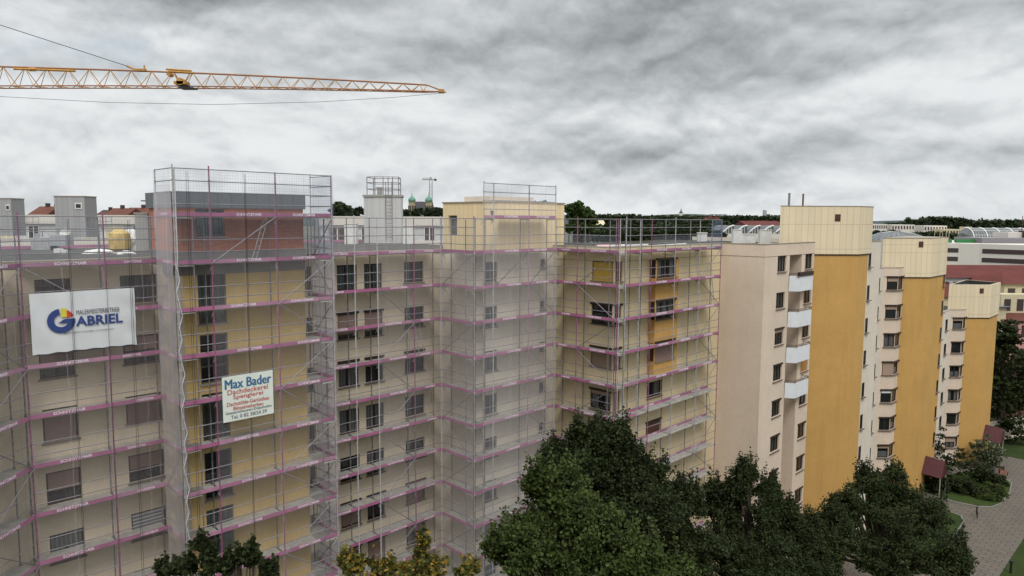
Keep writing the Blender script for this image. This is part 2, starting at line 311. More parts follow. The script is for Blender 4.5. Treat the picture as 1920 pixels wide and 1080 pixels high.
# ------------------------------------------------------------------ object helpers
def mesh_of(name, V, F, mats, mi=None, smooth=False):
    me = bpy.data.meshes.new(name); me.from_pydata([tuple(v) for v in V], [], F)
    for m in (mats if isinstance(mats, (list, tuple)) else [mats]): me.materials.append(MATS[m])
    if mi: me.polygons.foreach_set('material_index', mi)
    if smooth: me.polygons.foreach_set('use_smooth', [True] * len(F))
    me.update(); return me
class MB:
    def __init__(s): s.V = []; s.F = []; s.I = []
    def quad(s, p, i=0):
        b = len(s.V); s.V += [tuple(x) for x in p]; s.F.append(tuple(range(b, b + len(p)))); s.I.append(i)
    def box(s, x0, x1, y0, y1, z0, z1, i=0):
        b = len(s.V); s.V += [(x, y, z) for z in (z0, z1) for x, y in ((x0, y0), (x1, y0), (x1, y1), (x0, y1))]
        for f in ((3, 2, 1, 0), (4, 5, 6, 7), (0, 1, 5, 4), (1, 2, 6, 5), (2, 3, 7, 6), (3, 0, 4, 7)): s.F.append(tuple(b + k for k in f)); s.I.append(i)
    def tube(s, a, b, r, n=5, r2=None, i=0, caps=True):
        a = Vector(a); b = Vector(b); d = b - a
        if d.length < 1e-6: return
        d.normalize(); u = d.cross(Vector((0, 0, 1)) if abs(d.z) < .9 else Vector((1, 0, 0))).normalized(); v = d.cross(u)
        k = len(s.V); r2 = r if r2 is None else r2
        for p, rr in ((a, r), (b, r2)):
            for j in range(n):
                t = 2 * math.pi * j / n; s.V.append(tuple(p + (u * math.cos(t) + v * math.sin(t)) * rr))
        for j in range(n): s.F.append((k + j, k + (j + 1) % n, k + n + (j + 1) % n, k + n + j)); s.I.append(i)
        if caps: s.F.append(tuple(k + j for j in range(n))[::-1]); s.F.append(tuple(k + n + j for j in range(n))); s.I += [i, i]
    def prism(s, pts, z0, z1, i=0, top=None, bottom=True):
        k = len(s.V); n = len(pts); s.V += [(p[0], p[1], z0) for p in pts] + [(p[0], p[1], z1) for p in pts]
        ar = sum(pts[j][0] * pts[(j + 1) % n][1] - pts[(j + 1) % n][0] * pts[j][1] for j in range(n))
        for j in range(n):
            f = (k + j, k + (j + 1) % n, k + n + (j + 1) % n, k + n + j); s.F.append(f if ar > 0 else f[::-1]); s.I.append(i)
        t = tuple(k + n + j for j in range(n)); s.F.append(t if ar > 0 else t[::-1]); s.I.append(i if top is None else top)
        if bottom: t = tuple(k + j for j in range(n)); s.F.append(t[::-1] if ar > 0 else t); s.I.append(i)
    def lathe(s, prof, n=12, c=(0, 0), i=0):
        k = len(s.V)
        for r, z in prof:
            for j in range(n): t = 2 * math.pi * j / n; s.V.append((c[0] + r * math.cos(t), c[1] + r * math.sin(t), z))
        for a in range(len(prof) - 1):
            for j in range(n): s.F.append((k + a * n + j, k + a * n + (j + 1) % n, k + (a + 1) * n + (j + 1) % n, k + (a + 1) * n + j)); s.I.append(i)
    def mesh(s, name, mats, smooth=False): return mesh_of(name, s.V, s.F, mats, s.I, smooth)
    def build(s, name, mats, parent=None, smooth=False, world=True):
        return link(name, s.mesh(name, mats, smooth), parent, world)
def link(name, me, parent=None, world=False, loc=None, rz=0):
    o = bpy.data.objects.new(name, me); COL.objects.link(o)
    if parent is not None:
        o.parent = parent
        if world: o.location = -Vector(ORG.get(parent.name, (0, 0, 0)))
    if loc is not None: o.location = loc
    if rz: o.rotation_euler = (0, 0, rz)
    return o
ORG = {}
def tag(o, label=None, cat=None, group=None, kind=None):
    if label: o['label'] = label
    if cat: o['category'] = cat
    if group: o['group'] = group
    if kind: o['kind'] = kind
    return o
def empty(name, loc, label, cat, group=None, rz=0):
    o = bpy.data.objects.new(name, None); COL.objects.link(o); o.location = loc; o.rotation_euler = (0, 0, rz); o.empty_display_size = .5
    ORG[o.name] = tuple(loc); return tag(o, label, cat, group)
def W(s, t): return ((s + t) / Q, (s - t) / Q)
class Fr:                       # a wall plane: run direction left->right as seen from outside
    def __init__(s, O, az): s.O = O; s.az = az; s.d = (math.cos(az), math.sin(az)); s.n = (math.sin(az), -math.cos(az))
    def pt(s, a, o, z): return (s.O[0] + s.d[0] * a + s.n[0] * o, s.O[1] + s.d[1] * a + s.n[1] * o, z)
A45, M45 = R(45), R(-45)
def Ft(t): return Fr(W(0, t), A45)      # a = s
def Fs(s): return Fr(W(s, 0), M45)      # a = t
def Fy(y): return Fr((0, y), 0.0)       # a = x
def F2(p, q):                            # from p to q, a from 0
    return Fr(p, math.atan2(q[1] - p[1], q[0] - p[0])), math.hypot(q[0] - p[0], q[1] - p[1])
def wall(parent, F, a0, a1, z0, z1, mat, holes=(), depth=.14, name='wall', mb=None, i=0):
    own = mb is None
    if own: mb = MB()
    A = sorted({a0, a1, *[h[k] for h in holes for k in (0, 1) if a0 < h[k] < a1]}); Z = sorted({z0, z1, *[h[k] for h in holes for k in (2, 3) if z0 < h[k] < z1]})
    for p in range(len(A) - 1):
        for q in range(len(Z) - 1):
            ca, cz = (A[p] + A[p + 1]) / 2, (Z[q] + Z[q + 1]) / 2
            if any(h[0] < ca < h[1] and h[2] < cz < h[3] for h in holes): continue
            mb.quad([F.pt(A[p], 0, Z[q]), F.pt(A[p + 1], 0, Z[q]), F.pt(A[p + 1], 0, Z[q + 1]), F.pt(A[p], 0, Z[q + 1])], i)
    for h in holes:
        dd = h[4] if len(h) > 4 else depth
        e = [(h[0], h[2]), (h[1], h[2]), (h[1], h[3]), (h[0], h[3])]
        for k in range(4):
            (xa, za), (xb, zb) = e[k], e[(k + 1) % 4]
            mb.quad([F.pt(xa, 0, za), F.pt(xa, -dd, za), F.pt(xb, -dd, zb), F.pt(xb, 0, zb)], i)
    if own: return mb.build(name, mat, parent)
def bar(F, mb, a0, a1, o0, o1, z0, z1, i=0):
    P = [F.pt(a, o, z) for z in (z0, z1) for a, o in ((a0, o1), (a1, o1), (a1, o0), (a0, o0))]
    k = len(mb.V); mb.V += P
    for f in ((3, 2, 1, 0), (4, 5, 6, 7), (0, 1, 5, 4), (1, 2, 6, 5), (2, 3, 7, 6), (3, 0, 4, 7)): mb.F.append(tuple(k + j for j in f)); mb.I.append(i)
CACHE = {}
def cached(key, fn):
    if key not in CACHE: CACHE[key] = fn()
    return CACHE[key]
def window(parent, F, a, z0, w, h, kind='dark', panes=2, frame='dark_frame', cap=False, label=None, setback=.10, sill=True, shut=None, frac=1.0, sillmat='sill'):
    """frame mesh + sub-parts; local x along wall, y into the building"""
    w = round(w, 2); h = round(h, 2); loc = Vector(F.pt(a, -setback, z0)) - Vector(ORG[parent.name])
    def mk_frame():
        m = MB(); t = .07
        m.box(0, w, 0, .06, 0, t); m.box(0, w, 0, .06, h - t, h); m.box(0, t, 0, .06, t, h - t); m.box(w - t, w, 0, .06, t, h - t)
        for k in range(1, panes): x = w * k / panes; m.box(x - .05, x + .05, 0, .06, t, h - t)
        if h > 1.9: m.box(t, w - t, .001, .059, .72, .80)
        if cap: m.box(-.06, w + .06, -.17, 0, h - .02, h + .10)
        return m.mesh('window', frame)
    def mk_glass():
        m = MB(); m.quad([(.05, .035, .05), (w - .05, .035, .05), (w - .05, .035, h - .05), (.05, .035, h - .05)])
        return m.mesh('pane', 'glass_clear' if 'curtain' in kind else 'glass')
    o = link('window', cached(('wf', w, h, panes, frame, cap), mk_frame), parent, loc=loc, rz=F.az)
    if label: o['label'] = label
    link('pane', cached(('wg', w, h, kind), mk_glass), o)
    if 'curtain' in kind:
        def mk_c():
            m = MB(); n = 18; ht = h if kind != 'curtain_swag' else h
            for k in range(n):
                x0 = .06 + (w - .12) * k / n; x1 = .06 + (w - .12) * (k + 1) / n; y0 = .10 + .02 * (k % 2); y1 = .10 + .02 * ((k + 1) % 2)
                zb = .06
                if kind == 'curtain_swag': c0 = abs(x0 / w - .5) * 2; zb0 = .06 + max(0, .45 * (1 - c0 * 1.4)) + (.12 if k in (8, 9) else 0); zb1 = .06 + max(0, .45 * (1 - abs(x1 / w - .5) * 2.8))
                elif kind == 'curtain_side': 
                    if .34 < x0 / w < .62: continue
                    zb0 = zb1 = .06
                elif kind == 'curtain_half':
                    zb0 = zb1 = .06
                    m.quad([(x0, y0, zb0), (x1, y1, zb1), (x1, y1, h * .5), (x0, y0, h * .5)]); continue
                else: zb0 = zb1 = .06
                m.quad([(x0, y0, zb0), (x1, y1, zb1), (x1, y1, h - .06), (x0, y0, h - .06)])
            m.quad([(.05, .3, .05), (w - .05, .3, .05), (w - .05, .3, h - .05), (.05, .3, h - .05)], 1)
            return m.mesh('curtain', ['curtain_green' if kind == 'curtain_green' else 'curtain', 'room_dark'])
        link('curtain', cached(('wc', w, h, kind), mk_c), o)
    if shut:
        def mk_s():
            m = MB(); zb = h - (h - .02) * frac; m.box(.075, w - .075, -.035, -.003, zb, h - .072); m.box(.075, w - .075, -.045, -.004, zb - .05, zb); return m.mesh('roller_shutter', shut)
        link('roller_shutter', cached(('ws', w, h, shut, frac), mk_s), o)
    if sill:
        def mk_sill(): m = MB(); m.box(-.06, w + .06, -.20, .03, -.06, -.004); return m.mesh('sill', sillmat)
        link('sill', cached(('wl', w, sillmat), mk_sill), o)
    return o
def parapet(parent, F, a0, a1, ztop, k=0, th=.28, zroof=None, mat='cap_metal', name='parapet'):
    mb = MB(); e = .003 * k
    bar(F, mb, a0 + .01, a1 - .01, -th - e, -.004, (zroof or ztop - .35), ztop - .03, 1)
    bar(F, mb, a0 - .02, a1 + .02, -th - .04 - e, .025 + e, ztop - .029 + e, ztop + .015 + e, 0)
    return mb.build(name, [mat, 'stucco_beige'], parent)
def inset(pts, d):
    n = len(pts); ar = sum(pts[j][0] * pts[(j + 1) % n][1] - pts[(j + 1) % n][0] * pts[j][1] for j in range(n)); sg = 1 if ar > 0 else -1; out = []
    for j in range(n):
        p0, p1, p2 = Vector(pts[j - 1]), Vector(pts[j]), Vector(pts[(j + 1) % n]); a = (p1 - p0).normalized(); b = (p2 - p1).normalized()
        na = Vector((-a.y, a.x)) * sg; nb = Vector((-b.y, b.x)) * sg; m = (na + nb); m = m / max(.3, m.dot(na)); out.append((p1.x + m.x * d, p1.y + m.y * d))
    return out
def roof(parent, pts, z, mat='roof_gravel', name='roof'):
    pts = inset([tuple(p[:2]) for p in pts], .06)
    mb = MB(); mb.prism(pts, z - .25, z, 0); return mb.build(name, mat, parent)
def text_mesh(txt, size, mat, bold=0.0, ext=.004, width=None, height=None, align='LEFT', shear=0.0, heavy=0.0):
    cu = bpy.data.curves.new('txt', 'FONT'); cu.body = txt; cu.size = size; cu.offset = bold; cu.extrude = ext; cu.align_x = align; cu.resolution_u = 2; cu.shear = shear
    ob = bpy.data.objects.new('txt', cu); COL.objects.link(ob); dg = bpy.context.evaluated_depsgraph_get()
    me = bpy.data.meshes.new_from_object(ob.evaluated_get(dg)); bpy.data.objects.remove(ob, do_unlink=True)
    n = len(me.vertices); co = np.empty(n * 3); me.vertices.foreach_get('co', co); co = co.reshape(-1, 3)
    mn, mx = co.min(0), co.max(0); sx = 1; sy = 1
    if width: sx = width / (mx[0] - mn[0])
    if height: sy = height / (mx[1] - mn[1])
    co[:, 0] = (co[:, 0] - mn[0]) * sx; co[:, 1] = (co[:, 1] - mn[1]) * sy
    out = np.stack([co[:, 0], -co[:, 2], co[:, 1]], 1)          # stand upright, readable from -y
    me.vertices.foreach_set('co', out.ravel()); me.materials.clear(); me.materials.append(MATS[mat]); me.update()
    if heavy:
        V = [tuple(v.co) for v in me.vertices]; F = [tuple(p.vertices) for p in me.polygons]; n = len(V); VV = []; FF = []
        for q, (dx_, dz_) in enumerate(((-1, 0), (0, .5), (1, 0), (0, -.5), (.5, 0))): VV += [(x + dx_ * heavy, y - .0015 * q, z + dz_ * heavy) for x, y, z in V]; FF += [tuple(i + q * n for i in f) for f in F]
        me = mesh_of('lettering', VV, FF, mat)
    return me
ZL = [24.47 - 2.68 * k for k in range(9)]

# =================================================================== GROUND
def sheet(name, pts, z, mat, kind='structure', th=0):
    mb = MB(); 
    if th: mb.prism(pts, z - th, z, 0)
    else: mb.quad([(p[0], p[1], z) for p in pts])
    return tag(mb.build(name, mat), kind=kind)
sheet('ground', [(-6000, -300), (6000, -300), (6000, 9000), (-6000, 9000)], -.02, 'city_ground')
ST = lambda L: [W(*p) for p in L]
sheet('lawn', ST([(-25, -60), (-25, 30), (140, 30), (140, -60)])[::-1], -.004, 'grass')
sheet('path', ST([(30, -23), (30, -10.4), (94.5, -10.4), (94.5, 12), (97, 12), (97, -16), (96, -19), (76, -20.5), (66, -23)])[::-1], .004, 'paving')
def bed(pts, nm='planting_bed', mat='grass'):
    P = ST(pts); n = len(P); mb = MB(); cx = sum(p[0] for p in P) / n; cy = sum(p[1] for p in P) / n
    mb.prism(P, 0, .13, 0)
    inn = [(p[0] + (cx - p[0]) * .035, p[1] + (cy - p[1]) * .035) for p in P]
    mb.prism(inn, .10, .16, 1)
    return tag(mb.build(nm, ['kerb_stone', mat]), kind='structure')
bed([(77.3, -19.3), (77.1, -16.6), (77.3, -14.8), (78.2, -13.8), (79.8, -13.4), (84, -13.4), (87, -13.8), (88.5, -14.8), (89, -17.5), (85, -19.3)], mat='grass_bright')
bed([(60, -22), (60, -14.7), (68, -14.6), (72.5, -14.8), (73.8, -15.3), (74.2, -16.5), (73.8, -18.6), (72, -20), (68, -22)])
for a, (x0, y0, r) in enumerate([(1500, 2600, 700), (3200, 3500, 1500)]): pass
def hills():
    mb = MB(); rnd = random.Random(4); n = 120
    for row, (D, hh) in enumerate(((2600, 30), (3400, 55))):
        k = len(mb.V)
        for j in range(n + 1):
            a = R(-50 + 100 * j / n); x = D * math.sin(a); y = D * math.cos(a)
            h = hh * (.5 + .35 * math.sin(j * .17 + row * 2) + .2 * math.sin(j * .41 + 1))
            mb.V += [(x, y, -5), (x, y, max(6, h + 6)), (x * 1.15, y * 1.15, -5)]
        for j in range(n):
            b = k + 3 * j; mb.F += [(b, b + 3, b + 4, b + 1), (b + 1, b + 4, b + 5, b + 2)]; mb.I += [0, 0]
    return tag(mb.build('hills', 'hill_far', None, True), kind='structure')
hills()

# =================================================================== BUILDINGS
G0 = -.02
# ---------- A: left block with brick topped stair tower
bA = empty('apartment_building', (*W(11.6, -33.75), 0), 'beige apartment block with brick topped ochre stair tower, behind the scaffold with the painter banner', 'building', 'linked blocks of the stepped apartment terrace')
FL, FT = Ft(-33.75), Ft(-31.7)
def col_holes(a0, a1, rows): return [(a0, a1, z0, z1) for z0, z1 in rows]
LA = [(ZL[k] - (1.22 if k in (0, 4) else 1.40), ZL[k]) for k in range(9)]; LB = [(ZL[k] - 1.24, ZL[k]) for k in range(9)]
hl = col_holes(6.57, 7.84, LA) + col_holes(9.71, 11.2, LB)
wall(bA, FL, 5.45, 11.6, G0, 25.22, 'stucco_beige', hl)
shA = ['shutter_pink'] * 9; frA = [0, .7, .96, .55, 0, .3, .5, .3, .6]; kA = ['dark', 'dark', 'dark', 'dark', 'curtain_swag', 'dark', 'dark', 'dark', 'dark']
for k in range(9):
    window(bA, FL, 6.57, LA[k][0], 1.27, LA[k][1] - LA[k][0], kA[k], 1 if k == 4 else 2, shut=shA[k] if frA[k] else None, frac=frA[k] or 1)
    fb = [0, .5, .96, .5, 0, 0, .3, .5, 0][k]; window(bA, FL, 9.71, LB[k][0], 1.49, 1.24, 'curtain_green' if k in (0,) else 'dark', 3 if k == 0 else 2, shut='shutter_grey' if k == 4 else ('shutter_pink' if fb else None), frac=.95 if k == 4 else (fb or 1))
FRW = Fr((-20, 0), R(90))
hr = [(25.3, 26.5, ZL[k] - 1.3, ZL[k]) for k in range(9)] + [(20.5, 22, ZL[k] - 1.3, ZL[k]) for k in range(9)]
wall(bA, FRW, 8, 27.73, G0, 25.22, 'stucco_beige', hr)
for k in range(9):
    window(bA, FRW, 25.3, ZL[k] - 1.3, 1.2, 1.3, 'dark', 2, shut='shutter_pink' if k % 3 else None, frac=.6); window(bA, FRW, 20.5, ZL[k] - 1.3, 1.5, 1.3, 'dark', 2)
# tower shaft
TH = [(12.22, 13.47, ZL[k] - 2.18, ZL[k] + .03) for k in range(9)]
wall(bA, FT, 11.6, 17.35, G0, 24.5, 'stucco_ochre_tower', TH)
for k in range(9):
    window(bA, FT, 12.22, ZL[k] - 2.18, 1.25, 2.21, 'curtain_green' if k % 2 == 0 else 'dark', 2, frame='grey_frame', sillmat='concrete', shut='shutter_tan' if k == 7 else None, frac=.3)
wall(bA, Fs(11.6), -33.75, -31.7, G0, 24.5, 'stucco_beige'); f_, l_ = F2(W(17.35, -31.7), W(17.35, -33.75)); wall(bA, f_, 0, l_, G0, 24.5, 'stucco_ochre_tower')
mb = MB(); P4 = ST([(11.5, -31.62), (17.43, -31.62), (17.43, -35.6), (11.5, -35.6)]); mb.prism(P4, 24.5, 25.5); mb.build('slab_band', 'concrete_band', bA)
bw = [(12.24, 13.49, 26.17, 27.38)]
mb = MB(); wall(None, FT, 11.6, 17.35, 25.5, 27.42, '', bw, mb=mb)
for p, q_ in ((W(11.6, -35.52), W(11.6, -31.7)), (W(17.35, -31.7), W(17.35, -35.52)), (W(17.35, -35.52), W(11.6, -35.52))): f_, l_ = F2(p, q_); wall(None, f_, 0, l_, 25.5, 27.42, '', mb=mb)
bk = mb.build('lift_house', 'brick', bA)
window(bA, FT, 12.24, 26.17, 1.25, 1.21, 'curtain_green', 2, frame='grey_frame', sillmat='concrete')
mb = MB(); P4 = ST([(11.5, -31.6), (17.43, -31.6), (17.43, -35.65), (11.5, -35.65)]); mb.prism(P4, 27.42, 28.12); mb.build('fascia', 'zinc', bA)
roof(bA, [(-20, 8), W(5.45, -33.75), W(18, -33.75), W(18, -52), (-38.2, 35.4), (-38.2, 8)], 25.0)
parapet(bA, FL, 5.5, 11.5, 25.22, 0, zroof=24.9); parapet(bA, FRW, 8, 27.45, 25.22, 1, zroof=24.9)
mb = MB()
for p, q_ in ((W(18, -52), (-38.2, 35.4)), ((-38.2, 35.4), (-38.2, 8)), ((-38.2, 8), (-20, 8))): f_, l_ = F2(p, q_); wall(None, f_, 0, l_, G0, 24.9, '', mb=mb)
mb.build('rear_wall', 'stucco_beige', bA)
# ---------- B: middle block M + N
bB = empty('apartment_building', (*W(27.75, -30.8), 0), 'beige apartment block behind white netting, with a cream lift house box on its roof', 'building', 'linked blocks of the stepped apartment terrace')
cols = [(20.38, 1.26, 1.40), (22.1, 1.2, 1.42), (24.84, 1.42, 1.22)]
hs = [(a, a + w, ZL[k] - h, ZL[k]) for a, w, h in cols for k in range(9)] + [(18.5, 18.86, ZL[k] - 1.22, ZL[k]) for k in range(9)]
wall(bB, FL, 17.36, 27.75, G0, 25.15, 'stucco_beige', hs)
rB = random.Random(5)
for c, (a, w, h) in enumerate(cols):
    for k in range(9):
        sh = [[0, .8, .2, 0, 0, .9, .2, 0, 0], [0, .75, .3, 0, 0, .4, .9, .3, 0], [0, 0, .3, 0, 0, .95, .3, 0, 0]][c][k]
        window(bB, FL, a, ZL[k] - h, w, h, [['curtain_green', 'dark', 'curtain', 'curtain', 'dark', 'dark', 'curtain_green', 'dark', 'dark'], ['curtain_green', 'dark', 'dark', 'curtain', 'curtain', 'dark', 'dark', 'curtain', 'dark'], ['dark'] * 9][c][k], 2, shut='shutter_pink' if sh else None, frac=sh or 1, cap=bool(sh))
for k in range(9): window(bB, FL, 18.5, ZL[k] - 1.22, .36, 1.22, 'dark', 1)
wall(bB, Fs(27.75), -33.75, -30.8, G0, 25.15, 'stucco_pale')
FN = Ft(-30.8)
hn = [(28.55, 29.55, ZL[k] - 1.24, ZL[k]) for k in range(9)] + [(33.35, 33.85, ZL[k] - .58, ZL[k]) for k in range(9)]
wall(bB, FN, 27.75, 34.6, G0, 25.15, 'stucco_pale', hn)
for k in range(9):
    window(bB, FN, 28.55, ZL[k] - 1.24, 1.0, 1.24, 'curtain_half' if k in (2, 4) else 'dark', 2, frame='grey_frame', shut='shutter_pink' if k == 5 else None, frac=.3); window(bB, FN, 33.35, ZL[k] - .58, .5, .58, 'dark', 1, frame='grey_frame')
roof(bB, ST([(18, -33.75), (27.75, -33.75), (27.75, -30.8), (34.6, -30.8), (34.6, -52), (18, -52)]), 25.02)
parapet(bB, FL, 17.5, 28.0, 25.15, 0, zroof=24.95); parapet(bB, FN, 27.75, 34.6, 25.152, 2, zroof=24.95); parapet(bB, Fs(27.75), -33.5, -30.8, 25.148, 1, zroof=24.95)
# cream lift box
mb = MB()
for i_, (F_, a0, a1, hh) in enumerate(((Ft(-30.86), 29.68, 35.67, ()), (Fs(29.68), -36.05, -30.86, ((-35.5, -34.65, 25.95, 27.21, .3), (-31.6, -31.25, 26.9, 27.5, .2))))): wall(None, F_, a0, a1, 25.02, 28.0, '', hh, mb=mb)
for p, q_ in ((W(35.67, -30.86), W(35.67, -36.05)), (W(35.67, -36.05), W(29.68, -36.05))): f_, l_ = F2(p, q_); wall(None, f_, 0, l_, 25.02, 28.0, '', mb=mb)
mb.build('lift_house', 'box_cladding', bB)
mb = MB(); mb.prism(ST([(29.62, -30.8), (35.73, -30.8), (35.73, -36.11), (29.62, -36.11)]), 28.0, 28.07); mb.build('roof_edge', 'cap_metal', bB)
mb = MB(); mb.prism(ST([(30.6, -32.6), (34.6, -32.6), (34.6, -35), (30.6, -35)]), 28.07, 28.42); mb.build('skylight', 'stucco_pale', bB)
mb = MB(); bar(Fs(29.68), mb, -35.48, -34.67, -.28, -.24, 25.97, 27.19); mb.build('door', 'grey_frame', bB)
mb = MB(); bar(Fs(29.68), mb, -31.6, -31.25, -.19, -.16, 26.9, 27.5); mb.build('vent', 'black_metal', bB)
mb = MB(); f_, l_ = F2(W(34.6, -52), W(18, -52)); wall(None, f_, 0, l_, G0, 24.95, '', mb=mb); mb.build('rear_wall', 'stucco_beige', bB)
# ---------- C: corner block P + R + ochre stair tower
bC = empty('apartment_building', (*W(47.5, -22.6), 0), 'cream and pink-beige corner block with white balconies and the tallest ochre stair tower', 'building', 'linked blocks of the stepped apartment terrace')
FPs, FPf = Fs(34.6), Ft(-25.9)
hp = [(-27.6, -25.9, ZL[k] - 1.22, ZL[k]) for k in range(9)]
wall(bC, FPs, -30.8, -25.9, G0, 25.34, 'stucco_cream', [(h[0], h[1], h[2], h[3], .1) for h in hp])
hpf = [(34.6, 35.4, ZL[k] - 1.22, ZL[k], .1) for k in range(9)] + [(38.33, 40.05, ZL[k] - 1.05, ZL[k]) for k in range(3, 9)]
wall(bC, FPf, 34.6, 47.5, G0, 25.34, 'stucco_cream', hpf)
PW = [('shutter_yellow', 1.0, 'shutter_brown'), (None, 1, None), ('shutter_tan', 1.0, 'shutter_pink'), ('shutter_tan', .18, 'shutter_pink'), (None, 1, None), (None, 1, None), ('shutter_tan', .5, None), (None, 1, None), (None, 1, None)]
for k in range(9):
    s1, fr, s2 = PW[k]
    window(bC, FPs, -27.6, ZL[k] - 1.22, 1.6, 1.22, 'curtain_side' if k == 3 else 'dark', 2, shut=s1, frac=fr, cap=k in (1, 2, 3), setback=.08)
    window(bC, FPf, 34.7, ZL[k] - 1.22, .7, 1.22, 'dark', 1, shut=s2, frac=1.0, setback=.08, cap=k in (1, 2))
for k in range(3, 9): window(bC, FPf, 38.33, ZL[k] - 1.05, 1.72, 1.05, 'curtain_side' if k == 3 else 'dark', 2, shut='shutter_brown' if k == 4 else None, frac=.95, cap=k == 4)
# ochre bay
FB = Ft(-25.4); hb = [(38.42, 40.65, ZL[k] - 1.18, ZL[k], .09) for k in range(3)]
mb = MB(); wall(None, FB, 38.3, 41.0, 17.0, 24.45, '', hb, mb=mb); wall(None, Fs(38.3), -25.9, -25.4, 17.0, 24.45, '', [(-25.86, -25.43, ZL[k] - 1.18, ZL[k], .06) for k in range(3)], mb=mb)
f_, l_ = F2(W(41.0, -25.4), W(41.0, -25.9)); wall(None, f_, 0, l_, 17.0, 24.45, '', mb=mb)
mb.quad([(*W(s, t), 17.0) for s, t in ((38.3, -25.9), (41, -25.9), (41, -25.4), (38.3, -25.4))][::-1]); mb.quad([(*W(s, t), 24.45) for s, t in ((38.3, -25.9), (41, -25.9), (41, -25.4), (38.3, -25.4))])
mb.build('bay', 'stucco_ochre', bC)
for k in range(3):
    window(bC, FB, 38.42, ZL[k] - 1.18, 2.23, 1.18, ['curtain_side', 'curtain_green', 'dark'][k], 3 if k < 2 else 2, shut='shutter_pink' if k == 2 else None, frac=.97, cap=True, setback=.07)
    window(bC, Fs(38.3), -25.86, ZL[k] - 1.18, .43, 1.18, 'dark', 1, shut='shutter_brown' if k == 2 else None, setback=.05, sill=False)
# return face and balcony face
wall(bC, Fs(47.5), -25.9, -22.6, G0, 25.34, 'stucco_pink_beige')
FR_ = Ft(-22.6)
hA = [(49.55, 50.95, ZL[k] - 1.18, ZL[k]) for k in range(9)]; hC = [(54.28, 55.62, ZL[k] - 1.18, ZL[k]) for k in range(9)]
wall(bC, FR_, 47.5, 55.93, G0, 25.34, 'stucco_pink_beige', hA + hC + [(51.55, 53.65, .5, 24.45, 1.6)])
for k in range(9):
    window(bC, FR_, 49.55, ZL[k] - 1.18, 1.4, 1.18, 'curtain_green' if k in (1, 3, 6, 5) else 'curtain' if k == 0 else 'dark', 3, shut='shutter_tan' if k == 2 else None, frac=.2, cap=k > 1)
    window(bC, FR_, 54.28, ZL[k] - 1.18, 1.34, 1.18, 'curtain_green' if k in (0, 4) else 'dark', 2, shut='shutter_orange' if k == 3 else ('shutter_tan' if k == 2 else None), frac=.97 if k == 3 else .2, cap=k > 1)
mb = MB(); bar(FR_, mb, 51.55, 53.65, -1.72, -1.6, .5, 24.45); mb.build('loggia_wall', 'stucco_pink_beige', bC)
for k in range(9):
    window(bC, FR_, 51.6, ZL[k] - (2.2 if k < 4 else 1.25), .95, 2.1 if k < 4 else 1.2, 'dark', 1, setback=1.58, sill=False)
for k in range(4):
    zb = ZL[k] - 2.66; zt = zb + 1.12
    c0 = [W(51.50, -22.55), W(51.85, -21.95), W(54.25, -21.95), W(54.5, -22.55)]
    mb = MB(); mb.prism([W(51.5, -22.58), W(51.87, -21.98), W(54.23, -21.98), W(54.48, -22.58)], zb, zb + .14)
    inn = [W(51.60, -22.58), W(51.92, -22.05), W(54.18, -22.05), W(54.40, -22.58)]
    for i in range(3):
        mb.quad([(*c0[i], zb - .02), (*c0[i + 1], zb - .02), (*c0[i + 1], zt), (*c0[i], zt)]); mb.quad([(*inn[i + 1], zb + .14), (*inn[i], zb + .14), (*inn[i], zt), (*inn[i + 1], zt)]); mb.quad([(*c0[i], zt), (*c0[i + 1], zt), (*inn[i + 1], zt), (*inn[i], zt)])
    b = mb.build('balcony', 'balcony_white', bC); mr = MB()
    for hz in (.10, .2): 
        for i in range(3): mr.tube((*c0[i], zt + hz), (*c0[i + 1], zt + hz), .02)
    for p in c0: mr.tube((*p, zt), (*p, zt + .2), .02)
    mr.build('railing', 'dark_frame', b).location = (0, 0, 0)
    if k == 0:
        m2 = MB(); bar(FR_, m2, 51.7, 54.2, .55, .72, zt - .02, zt + .28); m2.build('flower_box', 'dark_frame', b).location = (0, 0, 0)
